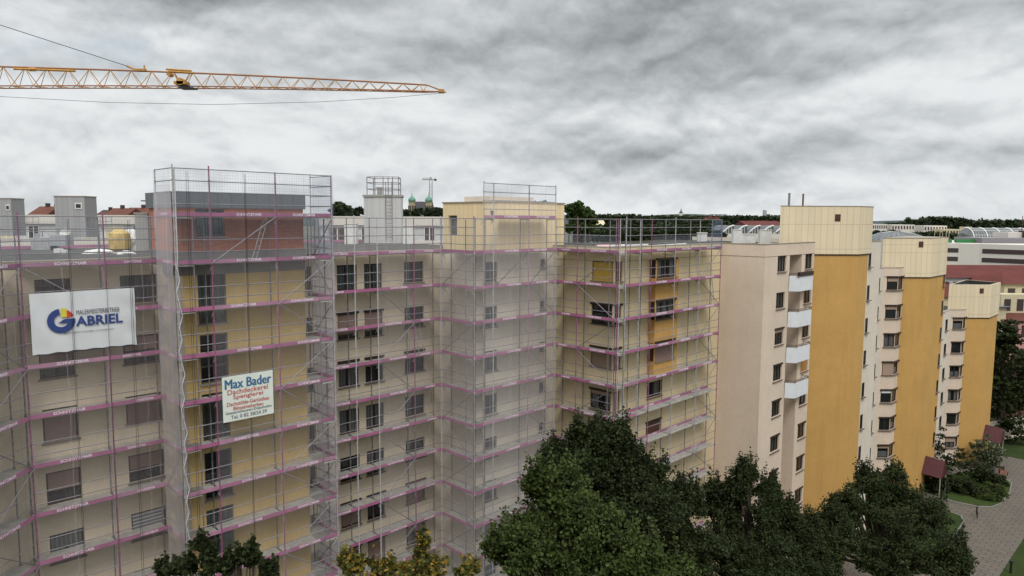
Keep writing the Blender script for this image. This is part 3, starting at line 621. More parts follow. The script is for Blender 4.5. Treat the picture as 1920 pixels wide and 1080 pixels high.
# ochre tower T1R
def ochre_tower(bd, y, x0, x1, dl, dlb, xb0, zw, zb, depth=5.0, open_top=False, vent=None):
    F0 = Fy(y); c = (x1, y); e1 = (x1 + dl, y + dl)
    mb = MB(); wall(None, F0, x0, x1, G0, zw, '', mb=mb); f, l = F2(c, e1); wall(None, f, 0, l, G0, zw, '', mb=mb)
    f, l = F2(e1, (e1[0] - 2, e1[1] + 2)); wall(None, f, 0, l, G0, zw, '', mb=mb)
    mb.build('tower_wall', 'stucco_ochre', bd)
    e2 = (x1 + dlb, y + dlb); P = [(xb0, y - .05), (x1 + .02, y - .05), (e2[0], e2[1] - .07), (e2[0] - 1.6, e2[1] + depth * .5), (xb0 + depth * .9, y + depth)]
    mb = MB(); 
    if not open_top: mb.prism(P, zw - .0, zb)
    else:
        n = len(P); cx = sum(p[0] for p in P) / n; cy = sum(p[1] for p in P) / n; I = [(p[0] + (cx - p[0]) * .09, p[1] + (cy - p[1]) * .09) for p in P]
        for j in range(n):
            a, b2 = P[j], P[(j + 1) % n]; ia, ib = I[j], I[(j + 1) % n]
            mb.quad([(*a, zw), (*b2, zw), (*b2, zb), (*a, zb)]); mb.quad([(*ib, zb - .5), (*ia, zb - .5), (*ia, zb - .04), (*ib, zb - .04)], 1); mb.quad([(*a, zb), (*b2, zb), (*ib, zb), (*ia, zb)])
        mb.quad([(*p, zw) for p in P][::-1])
    mb.build('lift_house', ['cream_cladding', 'slate'], bd)
    if open_top:
        m2 = MB(); m2.prism([(p[0] + (P[0][0] * 0 + cx - p[0]) * .085, p[1] + (cy - p[1]) * .085) for p in P], zb - .6, zb - .45); m2.build('roof', 'roof_gravel', bd)
    else:
        m2 = MB(); cx = sum(p[0] for p in P) / 5; cy = sum(p[1] for p in P) / 5; m2.prism([(p[0] + (p[0] - cx) * .012, p[1] + (p[1] - cy) * .012) for p in P], zb, zb + .05); m2.build('roof_edge', 'cap_metal', bd)
    m3 = MB(); m3.prism([(p[0] + (p[0] - cx) * .008, p[1] + (p[1] - cy) * .008) for p in P], zw - .09, zw - .001); m3.build('drip_edge', 'dark_frame', bd)
    vx, vz = vent; m4 = MB(); bar(F0, m4, vx, vx + .42, .06, .075, vz, vz + .55)
    for q2 in range(5): bar(F0, m4, vx + .04, vx + .38, .08, .095, vz + .06 + q2 * .1, vz + .10 + q2 * .1, 1)
    m4.build('vent', ['dark_frame', 'wood_red'], bd)
ochre_tower(bC, 55.6, 23.58, 27.0, 1.6, 2.0, 20.8, 24.4, 28.1, 5.5, vent=(25.05, 26.95))
f1, l1 = F2((28.6, 57.2), (30.7, 59.3))
s1 = [(.15, .75, ZL[k] - 1.2, ZL[k]) for k in range(9)]
wall(bC, f1, 0, l1, G0, 25.34, 'stucco_pale', s1)
for k in range(9): window(bC, f1, .15, ZL[k] - 1.2, .6, 1.2, 'dark', 1, setback=.0)
f2, l2 = F2((30.7, 59.3), W(63.64, -38)); wall(bC, f2, 0, l2, G0, 25.34, 'stucco_pale')
roof(bC, ST([(34.6, -25.9), (47.5, -25.9), (47.5, -22.6), (55.93, -22.6), (59.5, -21.2), (63.6, -20.3), (63.6, -40), (34.6, -40)]), 24.98, 'roof_green')
for i_, (F_, a, b2) in enumerate(((FPs, -30.8, -25.9), (FPf, 34.6, 47.3), (Fs(47.5), -26.1, -22.6), (FR_, 47.5, 55.9), (f1, 0, l1))): parapet(bC, F_, a, b2, 25.34, i_, zroof=24.9)
f2, l2 = F2(W(63.6, -40), W(34.6, -40)); wall(bC, f2, 0, l2, G0, 24.9, 'stucco_beige', name='rear_wall')
for F_, a, b2 in ((FPs, -30.8, -25.9), (FPf, 34.6, 47.5), (Fs(47.5), -25.9, -22.6), (FR_, 47.5, 55.9)):
    mb = MB(); bar(F_, mb, a, b2 + .02, .0, .02, 24.45, 24.48); mb.build('string_course', 'cap_metal', bC)
# ---------- D
bD = empty('apartment_building', (34.65, 66.1, 0), 'pink-beige block one storey lower, with corner bay windows and middle ochre stair tower', 'building', 'linked blocks of the stepped apartment terrace')
FD = Ft(-22.24)
def bay_block(bd, FW, sA, sB, yb, xa, xb, xc, yc, kz, ztop, shade):
    rows = [(ZL[k] - 1.2, ZL[k]) for k in range(kz, 9)]
    wall(bd, FW, sA, sB, G0, ztop, 'stucco_pale', [(sB - 1.9, sB - 1.0, z0, z1) for z0, z1 in rows])
    Fb = Fy(yb); hw = [(xa + .28, xb - .0, z0, z1, .08) for z0, z1 in rows]
    wall(bd, Fb, xa, xb, G0, ztop, 'stucco_pink_beige', hw)
    fc, lc = F2((xb, yb), (xc, yc)); wall(bd, fc, 0, lc, G0, ztop, 'stucco_pink_beige', [(.0, lc - .12, z0, z1, .08) for z0, z1 in rows])
    for i, (z0, z1) in enumerate(rows):
        window(bd, FW, sB - 1.9, z0, .9, 1.2, 'dark', 1, setback=.0)
        s, fr, kd = shade[i % len(shade)]
        window(bd, Fb, xa + .28, z0, xb - xa - .29, 1.2, kd, 2 if i % 3 == 2 else 1, shut=s, frac=fr, cap=True, setback=.05)
        window(bd, fc, .02, z0, lc - .15, 1.2, 'curtain_half' if i % 2 else 'dark', 1, cap=True, setback=.05)
    parapet(bd, FW, sA, sB - .05, ztop, 0, zroof=ztop - .4); parapet(bd, Fb, xa, xb, ztop, 1, zroof=ztop - .4); parapet(bd, fc, 0, lc, ztop, 2, zroof=ztop - .4)
    mb = MB(); bar(Fb, mb, xa, xb + .02, 0, .02, ztop - .85, ztop - .82); bar(fc, mb, 0, lc, 0, .032, ztop - .85, ztop - .80); mb.build('string_course', 'cap_metal', bd)
bay_block(bD, FD, 60, 71.24, 66.1, 34.65, 36.0, 36.95, 67.0, 1, 22.67, [('shutter_tan', .3, 'dark'), ('shutter_tan', .25, 'dark'), (None, 1, 'curtain'), ('shutter_tan', .97, 'dark'), ('balcony_white', .2, 'dark'), (None, 1, 'dark'), ('shutter_tan', .2, 'curtain_half'), (None, 1, 'dark')])
ochre_tower(bD, 66.95, 36.9, 39.4, 3.15, 3.8, 34.8, 21.75, 25.4, 6.5, vent=(38.15, 24.55))
roof(bD, ST([(60, -22.24), (71.24, -22.24), (73, -21.3), (79, -19.6), (79, -38), (60, -38)]), 22.3)
f2, l2 = F2(W(79.6, -19.5), W(79.6, -38)); wall(bD, f2, 0, l2, G0, 22.3, 'stucco_pale')
f2, l2 = F2(W(79, -38), W(60, -38)); wall(bD, f2, 0, l2, G0, 22.3, 'stucco_pale', name='rear_wall')
f3, l3 = F2((42.55, 70.1), (43.2, 70.75)); s3 = [(.1, .75, ZL[k] - 1.2, ZL[k]) for k in range(1, 9)]; wall(bD, f3, 0, l3, G0, 21.7, 'stucco_ochre', s3)
for k in range(1, 9): window(bD, f3, .1, ZL[k] - 1.2, .65, 1.2, 'dark', 1, setback=.0)
# ---------- E
bE = empty('apartment_building', (48.1, 77.4, 0), 'lowest farthest block of the terrace, ending in the rightmost ochre stair tower with open parapet', 'building', 'linked blocks of the stepped apartment terrace')
bay_block(bE, Ft(-20.72), 79.6, 88.74, 77.4, 48.1, 49.5, 50.28, 78.12, 3, 17.35, [('shutter_tan', .2, 'curtain_half'), (None, 1, 'dark'), (None, 1, 'curtain_half'), (None, 1, 'curtain_side'), (None, 1, 'dark'), ('shutter_tan', .4, 'curtain')])
ochre_tower(bE, 78.13, 50.25, 52.78, 3.0, 3.3, 48.15, 16.4, 20.05, 6.5, True, vent=(51.55, 19.1))
roof(bE, ST([(79.6, -20.72), (88.74, -20.72), (92, -19), (96, -18), (96, -38), (79.6, -38)]), 17.0)
f2, l2 = F2((55.78, 81.13), W(96.8, -38)); wall(bE, f2, 0, l2, G0, 16.4, 'stucco_ochre'); f2, l2 = F2(W(96.8, -38), W(79.6, -38)); wall(bE, f2, 0, l2, G0, 17, 'stucco_pale', name='rear_wall')
# entrance canopies
def canopy(x, y, label):
    o = empty('canopy', (x, y, 2.4), label, 'canopy', 'dark red entrance canopies', R(45)); w, d, h = 2.1, 1.7, 1.5
    m = MB(); P = [(0, 0, 0), (w, 0, 0), (w / 2, 0, h), (0, -d, -.15), (w, -d, -.15), (w / 2, -d, h - .15)]
    for f in ((0, 3, 5, 2), (1, 2, 5, 4), (3, 4, 5), (0, 2, 1)): m.quad([P[k] for k in f])
    m.build('canopy_roof', 'maroon', o, world=False)
    m = MB(); m.tube((.06, -d + .1, -2.4), (.06, -d + .1, -.1), .05); link('post', m.mesh('post', 'galvanised'), o)
    m = MB(); m.tube((w - .06, -d + .1, -2.4), (w - .06, -d + .1, -.1), .05); link('post', m.mesh('post', 'galvanised'), o)
canopy(40.3, 67.8, 'dark red gabled entrance canopy at the foot of the middle ochre tower'); canopy(53.5, 78.8, 'dark red gabled entrance canopy at the foot of the farthest ochre tower')

# =================================================================== SCAFFOLDS
B0 = 25.06
LET = text_mesh('SCHNITZMAIR', .2, 'letter_white', .004, .002, 1.15, .12)
LET2 = text_mesh('SCHNITZMAIR', .2, 'letter_white', .003, .002, .72, .10)
LETm = {0: LET, 1: LET2}
def scaffold(label, O, az, bays, lv, top, board='pink_board', faded='pink_board_faded', rails=True, net=None, netz=None, topnet=None, braces=(), pinkpost=(), depth=.73, skipdeck=(), inner=True, text=True, white=(), extra_deck=(), seed=0, inner_from=None, boards_on=None, ends=True, nettop_extra=0):
    o = empty('scaffold', (O[0], O[1], 0), label, 'scaffold', 'facade scaffolds', az); rnd = random.Random(seed)
    xs = [0]
    for b in bays: xs.append(xs[-1] + b)
    x0s = xs
    def post(hh, mat, r=.030):
        def f():
            m = MB(); m.tube((0, 0, 0), (0, 0, hh), r, 6)
            z = 1.06
            while z < hh - .2: m.tube((0, 0, z - .05), (0, 0, z + .07), r * 1.75, 6); z += 1.0 if False else 2.0
            z = 1.56
            while z < hh - .2: m.tube((0, 0, z - .02), (0, 0, z + .03), r * 1.5, 6); z += .5
            m.box(-.08, .08, -.08, .08, -.03, 0)
            return m.mesh('standard', mat)
        return cached(('post', round(hh, 2), mat, r), f)
    for i, x in enumerate(xs):
        mt = 'cable_white' if i in white else ('pink_steel' if i in pinkpost else 'galvanised'); ht = top - .06 if not isinstance(top, dict) else top.get(i, top['d'])
        link('standard', post(ht + .05 + (.12 if i % 3 == 1 else 0), mt), o, loc=(x, 0, 0))
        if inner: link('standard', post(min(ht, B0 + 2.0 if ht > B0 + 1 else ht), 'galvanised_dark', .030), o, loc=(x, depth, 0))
    for i in range(len(bays)):
        L = bays[i]; x = xs[i]
        for k in lv:
            z = B0 - 2 * k
            if (i, k) in skipdeck: continue
            def fd(L=L):
                m = MB()
                for j in range(3): m.box(.05, L - .05, .05 + j * .33, .05 + j * .33 + (.31 if j < 2 else .25), -.06, 0)
                m.tube((0, 0, -.09), (0, depth, -.09), .026); m.tube((L, 0, -.09), (L, depth, -.09), .026); m.tube((0, .0, -.09), (.0, .28, -.38), .016); m.tube((0, 0, -.38), (0, .28, -.10), .012)
                return m.mesh('deck', 'deck_steel')
            link('deck', cached(('deck', round(L, 2)), fd), o, loc=(x, 0, z))
            if boards_on is None or (i, k) in boards_on or boards_on == 'all':
                mt = board if rnd.random() < .8 else faded
                def ft(L=L): m = MB(); m.box(.03, L - .03, -.035, -.005, -.01, .155); return m.mesh('toe_board', mt)
                yb_ = .70 if inner_from is not None and k >= inner_from and i >= 2 else 0
                tb = link('toe_board', cached(('toe', round(L, 2), mt), ft), o, loc=(x, yb_, z))
                if text and L > 1.6:
                    me = LETm[1 if L < 2.2 else 0]; link('lettering', me, tb, loc=(L * .5 - (.36 if L < 2.2 else .575) + rnd.uniform(-.25, .25), -.038, .025))
            if rails:
                def fr_(L=L):
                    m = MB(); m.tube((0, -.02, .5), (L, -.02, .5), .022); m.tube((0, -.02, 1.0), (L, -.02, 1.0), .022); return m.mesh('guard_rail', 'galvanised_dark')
                link('guard_rail', cached(('rail', round(L, 2)), fr_), o, loc=(x, 0, z))
    for i in range(len(bays)):
        L = bays[i]; tp = top if not isinstance(top, dict) else top.get(i, top['d'])
        if (i, lv[0]) in skipdeck and lv[0] == -1: continue
        def ftr(L=L):
            m = MB(); m.tube((0, -.02, 0), (L, -.02, 0), .022); m.tube((0, -.02, -.5), (L, -.02, -.5), .022)
            return m.mesh('guard_rail', 'galvanised_dark')
        zz = B0 - 2 * lv[0] + 2.0 - .04
        link('guard_rail', cached(('trail', round(L, 2)), ftr), o, loc=(x0s[i], 0, zz))
    for (i, k, dr) in braces:
        L = bays[i]; x = xs[i]; z = B0 - 2 * k
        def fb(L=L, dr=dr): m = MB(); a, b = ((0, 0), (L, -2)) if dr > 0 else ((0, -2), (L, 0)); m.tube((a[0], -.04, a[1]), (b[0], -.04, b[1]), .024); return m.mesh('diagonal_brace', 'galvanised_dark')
        link('diagonal_brace', cached(('brace', round(L, 2), dr), fb), o, loc=(x, 0, z))
    if ends:      # end guard frames
        pass
    tot = xs[-1]
    def netmesh(z0, z1, mat, x0=0, x1=None, off=-.07, amp=.05, scallop=0, nm='debris_net'):
        x1 = tot if x1 is None else x1; nx = max(4, int((x1 - x0) * 4)); nz = max(2, int((z1 - z0) * 2)); V = []; Fc = []; r2 = random.Random(seed + 7); ph = r2.random() * 6
        for j in range(nz + 1):
            for i in range(nx + 1):
                x = x0 + (x1 - x0) * i / nx; z = z0 + (z1 - z0) * j / nz
                if j == nz and scallop: z -= scallop * abs(math.sin(x * 2.2 + ph)) * (.6 + .4 * math.sin(x * .9))
                V.append((x, off - amp * (.5 + .5 * math.sin(x * 2.05 + ph + .4 * z) * math.sin(z * 1.57 + ph)), z))
        for j in range(nz):
            for i in range(nx): a = j * (nx + 1) + i; Fc.append((a, a + 1, a + nx + 2, a + nx + 1))
        link(nm, mesh_of(nm, V, Fc, mat, None, True), o)
    for args in (net or ()): netmesh(*args[:3], **(args[3] if len(args) > 3 else {}))
    return o
OL = W(5.95, -32.72)
AL = range(0, 13)
scaffold('scaffold with pink toe boards at the left picture edge, running toward the viewer', (-18.93, OL[1] - 12.28), R(90), [3.07] * 4, AL, B0 + 2, pinkpost=(1, 3, 4), net=[(1, 25.0, 'net_veil'), (25.0, 27.0, 'net_grid', dict(scallop=.12))], seed=1, braces=[(3, k, 1 if k % 2 else -1) for k in range(0, 12, 1)], skipdeck=())
scaffold('scaffold carrying the white painter banner, with pink boards on the left block', OL, A45, [2.93, 2.07], AL, B0 + 2, pinkpost=(0, 1), net=[(1, 25.0, 'net_veil'), (25.0, 27.02, 'net_grid', dict(scallop=.22))], seed=2, braces=[(0, 0, 1)], white=())
scaffold('narrow scaffold side in white netting on the left flank of the brick topped tower', W(10.97, -32.70), M45, [2.02], range(-1, 13), B0 + 4, net=[(1, 28.35, 'net_thick'), (28.0, 29.0, 'net_grid')], seed=3, braces=[(0, k, 1 if k % 2 else -1) for k in range(0, 11)])
scaffold('scaffold on the ochre front of the brick topped tower, carrying the roofer sign', W(11.03, -30.66), A45, [1.42, 2.98, 2.85], range(-1, 13), B0 + 4, pinkpost=(1, 2, 3), net=[(1, 25.0, 'net_veil', dict(x0=1.42)), (25.0, 29.0, 'net_grid')], seed=4, braces=[(1, -1, -1)] + [(2, k, 1 if k % 2 else -1) for k in range(0, 11)], white=())
scaffold('scaffold on the right flank of the brick topped tower, seen through pale netting', W(18.28, -30.62), R(135), [2.0], range(-1, 13), B0 + 4, net=[(1, 25.2, 'net_side'), (25.2, 29.0, 'net_blue')], seed=5, braces=[(0, k, 1 if k % 2 else -1) for k in range(-1, 11)], text=False)
scaffold('scaffold across the recessed facade between the two lift houses', W(18.5, -32.65), A45, [2.3, 1.44, 2.49, 1.95], range(0, 13), B0 + 2, net=[(1, 25.0, 'net_veil', dict(x0=3.7)), (25.0, 27.0, 'net_grid'), (25.2, 27.0, 'net_side', dict(x1=1.0)), (25.0, 27.0, 'net_veil')], seed=6, pinkpost=(1, 2, 3), braces=[(2, k, 1 if k % 2 else -1) for k in range(1, 12)], white=(1, 2, 4))
scaffold('netted scaffold on the short side wall turning toward the white netted facade', W(26.72, -32.6), M45, [2.85], range(0, 13), B0 + 2, net=[(1, 25.1, 'net_fine'), (25, 27, 'net_grid')], seed=7, braces=[(0, k, 1 if k % 2 else -1) for k in range(0, 12)], white=(), text=False, pinkpost=(1,))
scaffold('tall scaffold in white fine netting on the facade below the cream lift house', W(26.72, -29.72), A45, [.72, .77, 2.93, 2.4], range(-1, 13), {'d': B0 + 3.9, 0: B0 + 1.9}, net=[(1, 28.1, 'net_fine', dict(x0=.72)), (28.1, 29.0, 'net_grid', dict(x0=.72)), (1, 27, 'net_veil', dict(x1=.72))], seed=8, skipdeck=[(0, -1)], braces=[(2, 0, -1), (3, 0, -1)] + [(3, k, 1 if k % 2 else -1) for k in range(0, 11)] + [(2, -0, -1)], pinkpost=(3,))
scaffold('open scaffold without netting on the side wall with the yellow roller shutter', W(33.6, -29.66), M45, [1.7, 3.06], range(0, 13), B0 + 2, net=[(25.1, 26.1, 'net_grid')], seed=9, braces=[(1, k, 1 if k % 2 else -1) for k in range(0, 12)], pinkpost=(1, 2))
scaffold('open scaffold without netting in front of the ochre bay, next to the bare pink-beige wall', W(33.62, -24.78), A45, [.6, 1.42, 1.2, 2.65, 3.0, 2.85], range(0, 13), B0 + 2, net=[(25.1, 26.0, 'net_grid', dict(x0=3.2, x1=11.7)), (25.0, 27.0, 'net_blue', dict(x0=10.2, x1=11.72))], seed=10, inner_from=5, braces=[(5, k, 1 if k % 2 else -1) for k in range(0, 12)], pinkpost=(3, 6), skipdeck=[(0, k) for k in range(13)])
# =================================================================== HANGING THINGS
def banner():
    F_ = Ft(-32.6); o = empty('banner', F_.pt(6.15, .04, 21.6), 'white painter company banner with blue G logo hung on the left scaffold', 'banner', None, A45); w, h = 3.76, 2.42
    nx, nz = 40, 24; V = []; Fc = []
    for j in range(nz + 1):
        for i in range(nx + 1):
            x = w * i / nx; z = h * j / nz; sag = (.05 * math.sin(math.pi * i / nx) + .03 * math.sin(i * .9)) * (1 - j / nz)
            ed = max(0, (x - 3.0)) * .03 * math.sin(z * 6 + x * 3) + .012 * math.sin(x * 5 + z * 3)
            V.append((x, .02 + ed, z + sag * .6))
    for j in range(nz):
        for i in range(nx): a = j * (nx + 1) + i; Fc.append((a, a + 1, a + nx + 2, a + nx + 1))
    link('sheet', mesh_of('sheet', V, Fc, 'banner_white', None, True), o)
    def t(s, x, z, wd, ht, mat, b=0.0, nm='lettering'): link(nm, text_mesh(s, .3, mat, b, .0, wd, ht), o, loc=(x, -.025, z))
    t('ABRIEL', 1.52, 1.0, 1.73, .40, 'navy', .008); t('MALERMEISTERBETRIEB', 1.56, 1.47, 1.58, .19, 'banner_black', .0); t('KOMPETENT | FLEXIBEL | KUNDENNAH', 1.10, .72, 1.80, .07, 'banner_black')
    m = MB(); cx, cz, ro, ri = 1.02, 1.28, .49, .25
    def arc(a0, a1, i, n=24, r0=ri, r1=ro):
        for k in range(n):
            p, q = R(a0 + (a1 - a0) * k / n), R(a0 + (a1 - a0) * (k + 1) / n)
            m.quad([(cx + r0 * math.cos(p), -.028, cz + r0 * math.sin(p)), (cx + r1 * math.cos(p), -.028, cz + r1 * math.sin(p)), (cx + r1 * math.cos(q), -.028, cz + r1 * math.sin(q)), (cx + r0 * math.cos(q), -.028, cz + r0 * math.sin(q))], i)
    arc(98, 360, 0); arc(22, 62, 2, 6, .22, .47)
    m.quad([(cx + .49, -.03, cz + .06), (cx + .1, -.03, cz + .06), (cx - .12, -.03, cz - .10), (cx + .26, -.03, cz - .10), (cx + .26, -.03, cz - .2), (cx + .49, -.03, cz - .1)], 0)
    m.quad([(cx + .0, -.031, cz + .14), (cx + .20, -.031, cz + .14), (cx + .20, -.031, cz + .48), (cx + .0, -.031, cz + .50)], 1)
    m.build('logo', ['navy', 'banner_yellow', 'banner_red'], o, world=False)
banner()
def sign():
    F_ = Ft(-30.55); o = empty('sign', F_.pt(12.64, .06, 18.03), 'white roofer sign board with blue and red lettering on the tower scaffold', 'sign', None, A45); w, h = 2.34, 2.02
    m = MB(); m.box(0, w, 0, .03, 0, h); m.build('board', 'board_white', o, world=False)
    def t(s, z, x0, x1, ht, mat, b): link('lettering', text_mesh(s, .3, mat, 0, .0, x1 - x0, ht, heavy=ht * (.045 if ht > .3 else .02)), o, loc=(x0, -.006, z))
    t('Max Bader', 1.46, .12, 2.24, .42, 'letter_blue', .0); t('Dachdeckerei', 1.20, .22, 2.08, .22, 'letter_red', .004); t('Spenglerei', .92, .46, 1.84, .25, 'letter_red', .004)
    t('Dachstühle-Gerüstbau', .69, .18, 2.12, .18, 'letter_red', .004); t('Blitzableiterbau', .48, .46, 1.84, .16, 'letter_red', .004); t('Gessertshausen-Döpshofen', .30, .10, 2.24, .15, 'letter_slate', .0); t('Tel. 0 82 38/24 59', .10, .34, 2.0, .16, 'letter_slate', .0)
sign()
def rope(p, q, label, mat='rope', r=.014, n=10, sag=0, nm='rope', grp='ropes hanging down the scaffolds', pair=0):
    m = MB()
    for dxy in ([0] if not pair else [0, pair]):
        pts = [Vector(p).lerp(Vector(q), k / n) + Vector((dxy / Q, dxy / Q, -sag * 4 * (k / n) * (1 - k / n))) for k in range(n + 1)]
        for a, b in zip(pts, pts[1:]): m.tube(a, b, r, 4)
    return tag(m.build(nm, mat), label, 'rope', grp)
FLo, FTo, FMo, FNo = Ft(-32.5), Ft(-30.5), Ft(-32.45), Ft(-29.5)
for F_, a, zt, lb, mt, pr in ((FLo, 7.55, 26.9, 'pair of black hoist ropes crossing the painter banner near its logo', 'rope', .05), (FLo, 9.75, 26.9, 'pair of black hoist ropes near the right edge of the painter banner', 'rope', .07), (FLo, 8.85, 25, 'thin rope left of the second standard behind the banner', 'rope', 0),
                              (FTo, 13.92, 28.9, 'pair of black hoist ropes above the roofer sign on the tower front', 'rope', .05), (FTo, 11.45, 28.9, 'black rope left of the tall tower windows', 'rope', .08), (FNo, 31.9, 27.2, 'thin rope on the white netted facade', 'rope_grey', 0), (FNo, 30.4, 27.2, 'thin rope near the middle of the white netted facade', 'rope_grey', 0)):
    rope(F_.pt(a, 0, zt), F_.pt(a - .1, 0, 4), lb, mt, .008, 8, 0, 'rope', pair=pr)
# white lacing of the tower net
m = MB(); pr = None; rn = random.Random(2)
for k in range(54):
    z = 28.9 - k * .5; off = .0 if z > 25 else .10 * ((k * 7) % 5 - 2) / 2; p = Vector((*W(11.02 + off, -30.58), z))
    if pr is not None: m.tube(pr, p, .022, 5)
    pr = p
tag(m.build('net_lacing', 'cable_white'), 'white rolled net edge laced down the left corner of the tower scaffold', 'net edge')
def ladder(p, q, label, wdt=.36, mat='galvanised', az=A45, grp='aluminium ladders on the scaffolds'):
    p = Vector(p); q = Vector(q); d = Vector((math.cos(az), math.sin(az), 0)) * wdt; m = MB(); m.tube(p, q, .02); m.tube(p + d, q + d, .02)
    n = int((q - p).length / .28)
    for k in range(1, n): a = p.lerp(q, k / n); m.tube(a, a + d, .014, 4)
    return tag(m.build('ladder', mat), label, 'ladder', grp)
ladder(FTo.pt(14.4, -.5, 25.15), FTo.pt(15.05, -.5, 27.1), 'bright aluminium ladder leaning against the brick lift house', .2)
ladder(FMo.pt(25.35, -.6, 19.1), FMo.pt(25.0, -.6, 21.0), 'ladder inside the recessed facade scaffold, second level down')
FPo = Ft(-24.9)
for k in range(0, 6):
    a = 42.4 if k % 2 == 0 else 44.4; z = B0 - 2 * k
    ladder(FPo.pt(a + .5, -.2, z - 1.95), FPo.pt(a, -.2, z + .05), 'access ladder below the %s pink board level of the open scaffold' % ['uppermost', 'second', 'third', 'fourth', 'fifth', 'sixth'][k], .34)

# =================================================================== ROOFTOP THINGS
def simple(name, label, cat, build, mats, group=None, kind=None):
    m = MB(); build(m); return tag(m.build(name, mats), label, cat, group, kind)
def rbox(m, x, y, z, w, d, h, az=0, i=0):
    c, s = math.cos(az), math.sin(az); P = [(x + c * a - s * b, y + s * a + c * b) for a, b in ((0, 0), (w, 0), (w, d), (0, d))]; m.prism(P, z, z + h, i)
def px(u, v, y):        # a point of the place from its bearing and its distance north of the viewer
    a = u - 960; b = v - 540; cr_, sr = math.cos(R(.286)), math.sin(R(.286)); a, b = a * cr_ + b * sr, -a * sr + b * cr_
    P = R(5.531); x = a / FPX; up = -b / FPX; dy_ = math.cos(P) + up * math.sin(P); dz_ = -math.sin(P) + up * math.cos(P)
    return (x / dy_ * y, y, H + dz_ / dy_ * y)
def lift_box():
    x0 = px(680, 400, 57)[0]; x1 = px(752, 400, 57)[0]; o = empty('lift_house', (x0, 57, 25), 'silver metal clad rooftop lift house with railing and ladder on top', 'lift house'); L = Vector((x0, 57, 25)); w = x1 - x0
    m = MB(); P = [(0, .5), (.95, 0), (w, .25), (w - .3, 3), (.2, 3)]; m.prism(P, 0, 3.72); link('wall', m.mesh('wall', 'steel_cladding'), o)
    m = MB(); m.prism([(p[0] + (p[0] - w / 2) * .06, p[1] + (p[1] - 1.4) * .06) for p in P], 3.72, 3.88); link('roof_edge', m.mesh('roof_edge', 'concrete'), o)
    m = MB(); C = [(.25, .6), (.95, .25), (1.6, .3), (2.0, .3), (2.35, .35), (w - .25, .45), (w - .45, 2.8), (.35, 2.8)]
    for i, c in enumerate(C):
        m.tube((*c, 3.88), (*c, 5.3), .035)
        for hz in (4.35, 4.85, 5.3): m.tube((*c, hz), (*C[(i + 1) % len(C)], hz), .03)
    link('railing', m.mesh('railing', 'galvanised_dark'), o)
    m = MB()
    for xx in (1.85, 2.35): m.tube((xx, -.05, .3), (xx, -.05, 4.9), .03)
    for k in range(15): m.tube((1.85, -.05, .5 + k * .28), (2.35, -.05, .5 + k * .28), .018)
    link('ladder', m.mesh('ladder', 'galvanised_dark'), o)
    m = MB(); m.box(.95, 1.3, 1.2, 1.6, 3.88, 4.45); m.box(.88, 1.37, 1.13, 1.67, 4.45, 4.52); link('vent', m.mesh('vent', 'concrete'), o)
lift_box()
for (u0, v0, u1, v1, y, lb) in ((646, 420, 667, 461, 55, 'white vent box left of the silver lift house'), (756, 424, 775, 459, 56, 'white vent box right of the silver lift house')):
    a = px(u0, v1, y); b = px(u1, v0, y); simple('vent_box', lb, 'vent', lambda m: (rbox(m, a[0], y, 25.02, b[0] - a[0], .8, b[2] - 25.02), rbox(m, a[0] - .05, y - .05, b[2], b[0] - a[0] + .1, .9, .05)), 'vent_white', 'white roof vents')
for (u0, v0, u1, v1, y, lb) in ((1375, 431, 1392, 450, 62, 'leftmost tall white vent on the corner block roof'), (1389, 440, 1417, 452, 63.5, 'low wide vent between the two tall ones on the corner block roof'), (1425, 432, 1448, 454, 60, 'tall white vent nearest the cream lift house'), (1309, 437, 1326, 450, 66, 'small white vent at the right end of the open scaffold railing')):
    a = px(u0, v1, y); b = px(u1, v0, y); simple('vent_box', lb, 'vent', lambda m: (rbox(m, a[0], y, 24.98, b[0] - a[0], .5, b[2] - 24.98), rbox(m, a[0] - .04, y - .04, b[2], b[0] - a[0] + .08, .58, .05)), 'vent_white', 'white roof vents')
for u, rr, zt, lb, mt in ((1479.5, .085, 29.15, 'left grey flue pipe on the tallest cream lift house', 'galvanised_dark'), (1505.5, .07, 29.1, 'right rust brown flue pipe on the tallest cream lift house', 'wood_red')):
    p = px(u, 380, 57.5); simple('flue', lb, 'flue pipe', lambda m: (m.tube((p[0], 57.5, 28.1), (p[0], 57.5, zt), rr, 10), m.tube((p[0], 57.5, zt - .02), (p[0], 57.5, zt + .03), rr * 1.25, 10)), mt, 'flue pipes')
# left roof clutter
def blobmesh(m, c, r, n=10, seed=1, i=0):
    rn = random.Random(seed); k = len(m.V); rings = 6
    for a in range(rings + 1):
        ph = math.pi / 2 * a / rings
        for j in range(n):
            t = 2 * math.pi * j / n; q = 1 + rn.uniform(-.18, .18); m.V.append((c[0] + r[0] * math.cos(ph) * math.cos(t) * q, c[1] + r[1] * math.cos(ph) * math.sin(t) * q, c[2] + r[2] * math.sin(ph) * (1 + rn.uniform(-.1, .1))))
    for a in range(rings):
        for j in range(n): m.F.append((k + a * n + j, k + a * n + (j + 1) % n, k + (a + 1) * n + (j + 1) % n, k + (a + 1) * n + j)); m.I.append(i)
p = px(225, 460, 42); 
def sack(m): 
    m.lathe([(.45, 25.0), (.58, 25.15), (.60, 25.7), (.55, 26.05), (.35, 26.2), (.12, 26.35), (.02, 26.3)], 10, (p[0], 42)); 
simple('wrapped_pallet', 'yellow tarpaulin wrapped bundle standing on the left roof', 'bundle', sack, 'tarp_yellow')
p2 = px(245, 455, 43); simple('wrapped_bag', 'white plastic sack behind the yellow bundle on the left roof', 'sack', lambda m: blobmesh(m, (p2[0], 43, 25.0), (.55, .5, 1.3), seed=3), 'tarp_white')
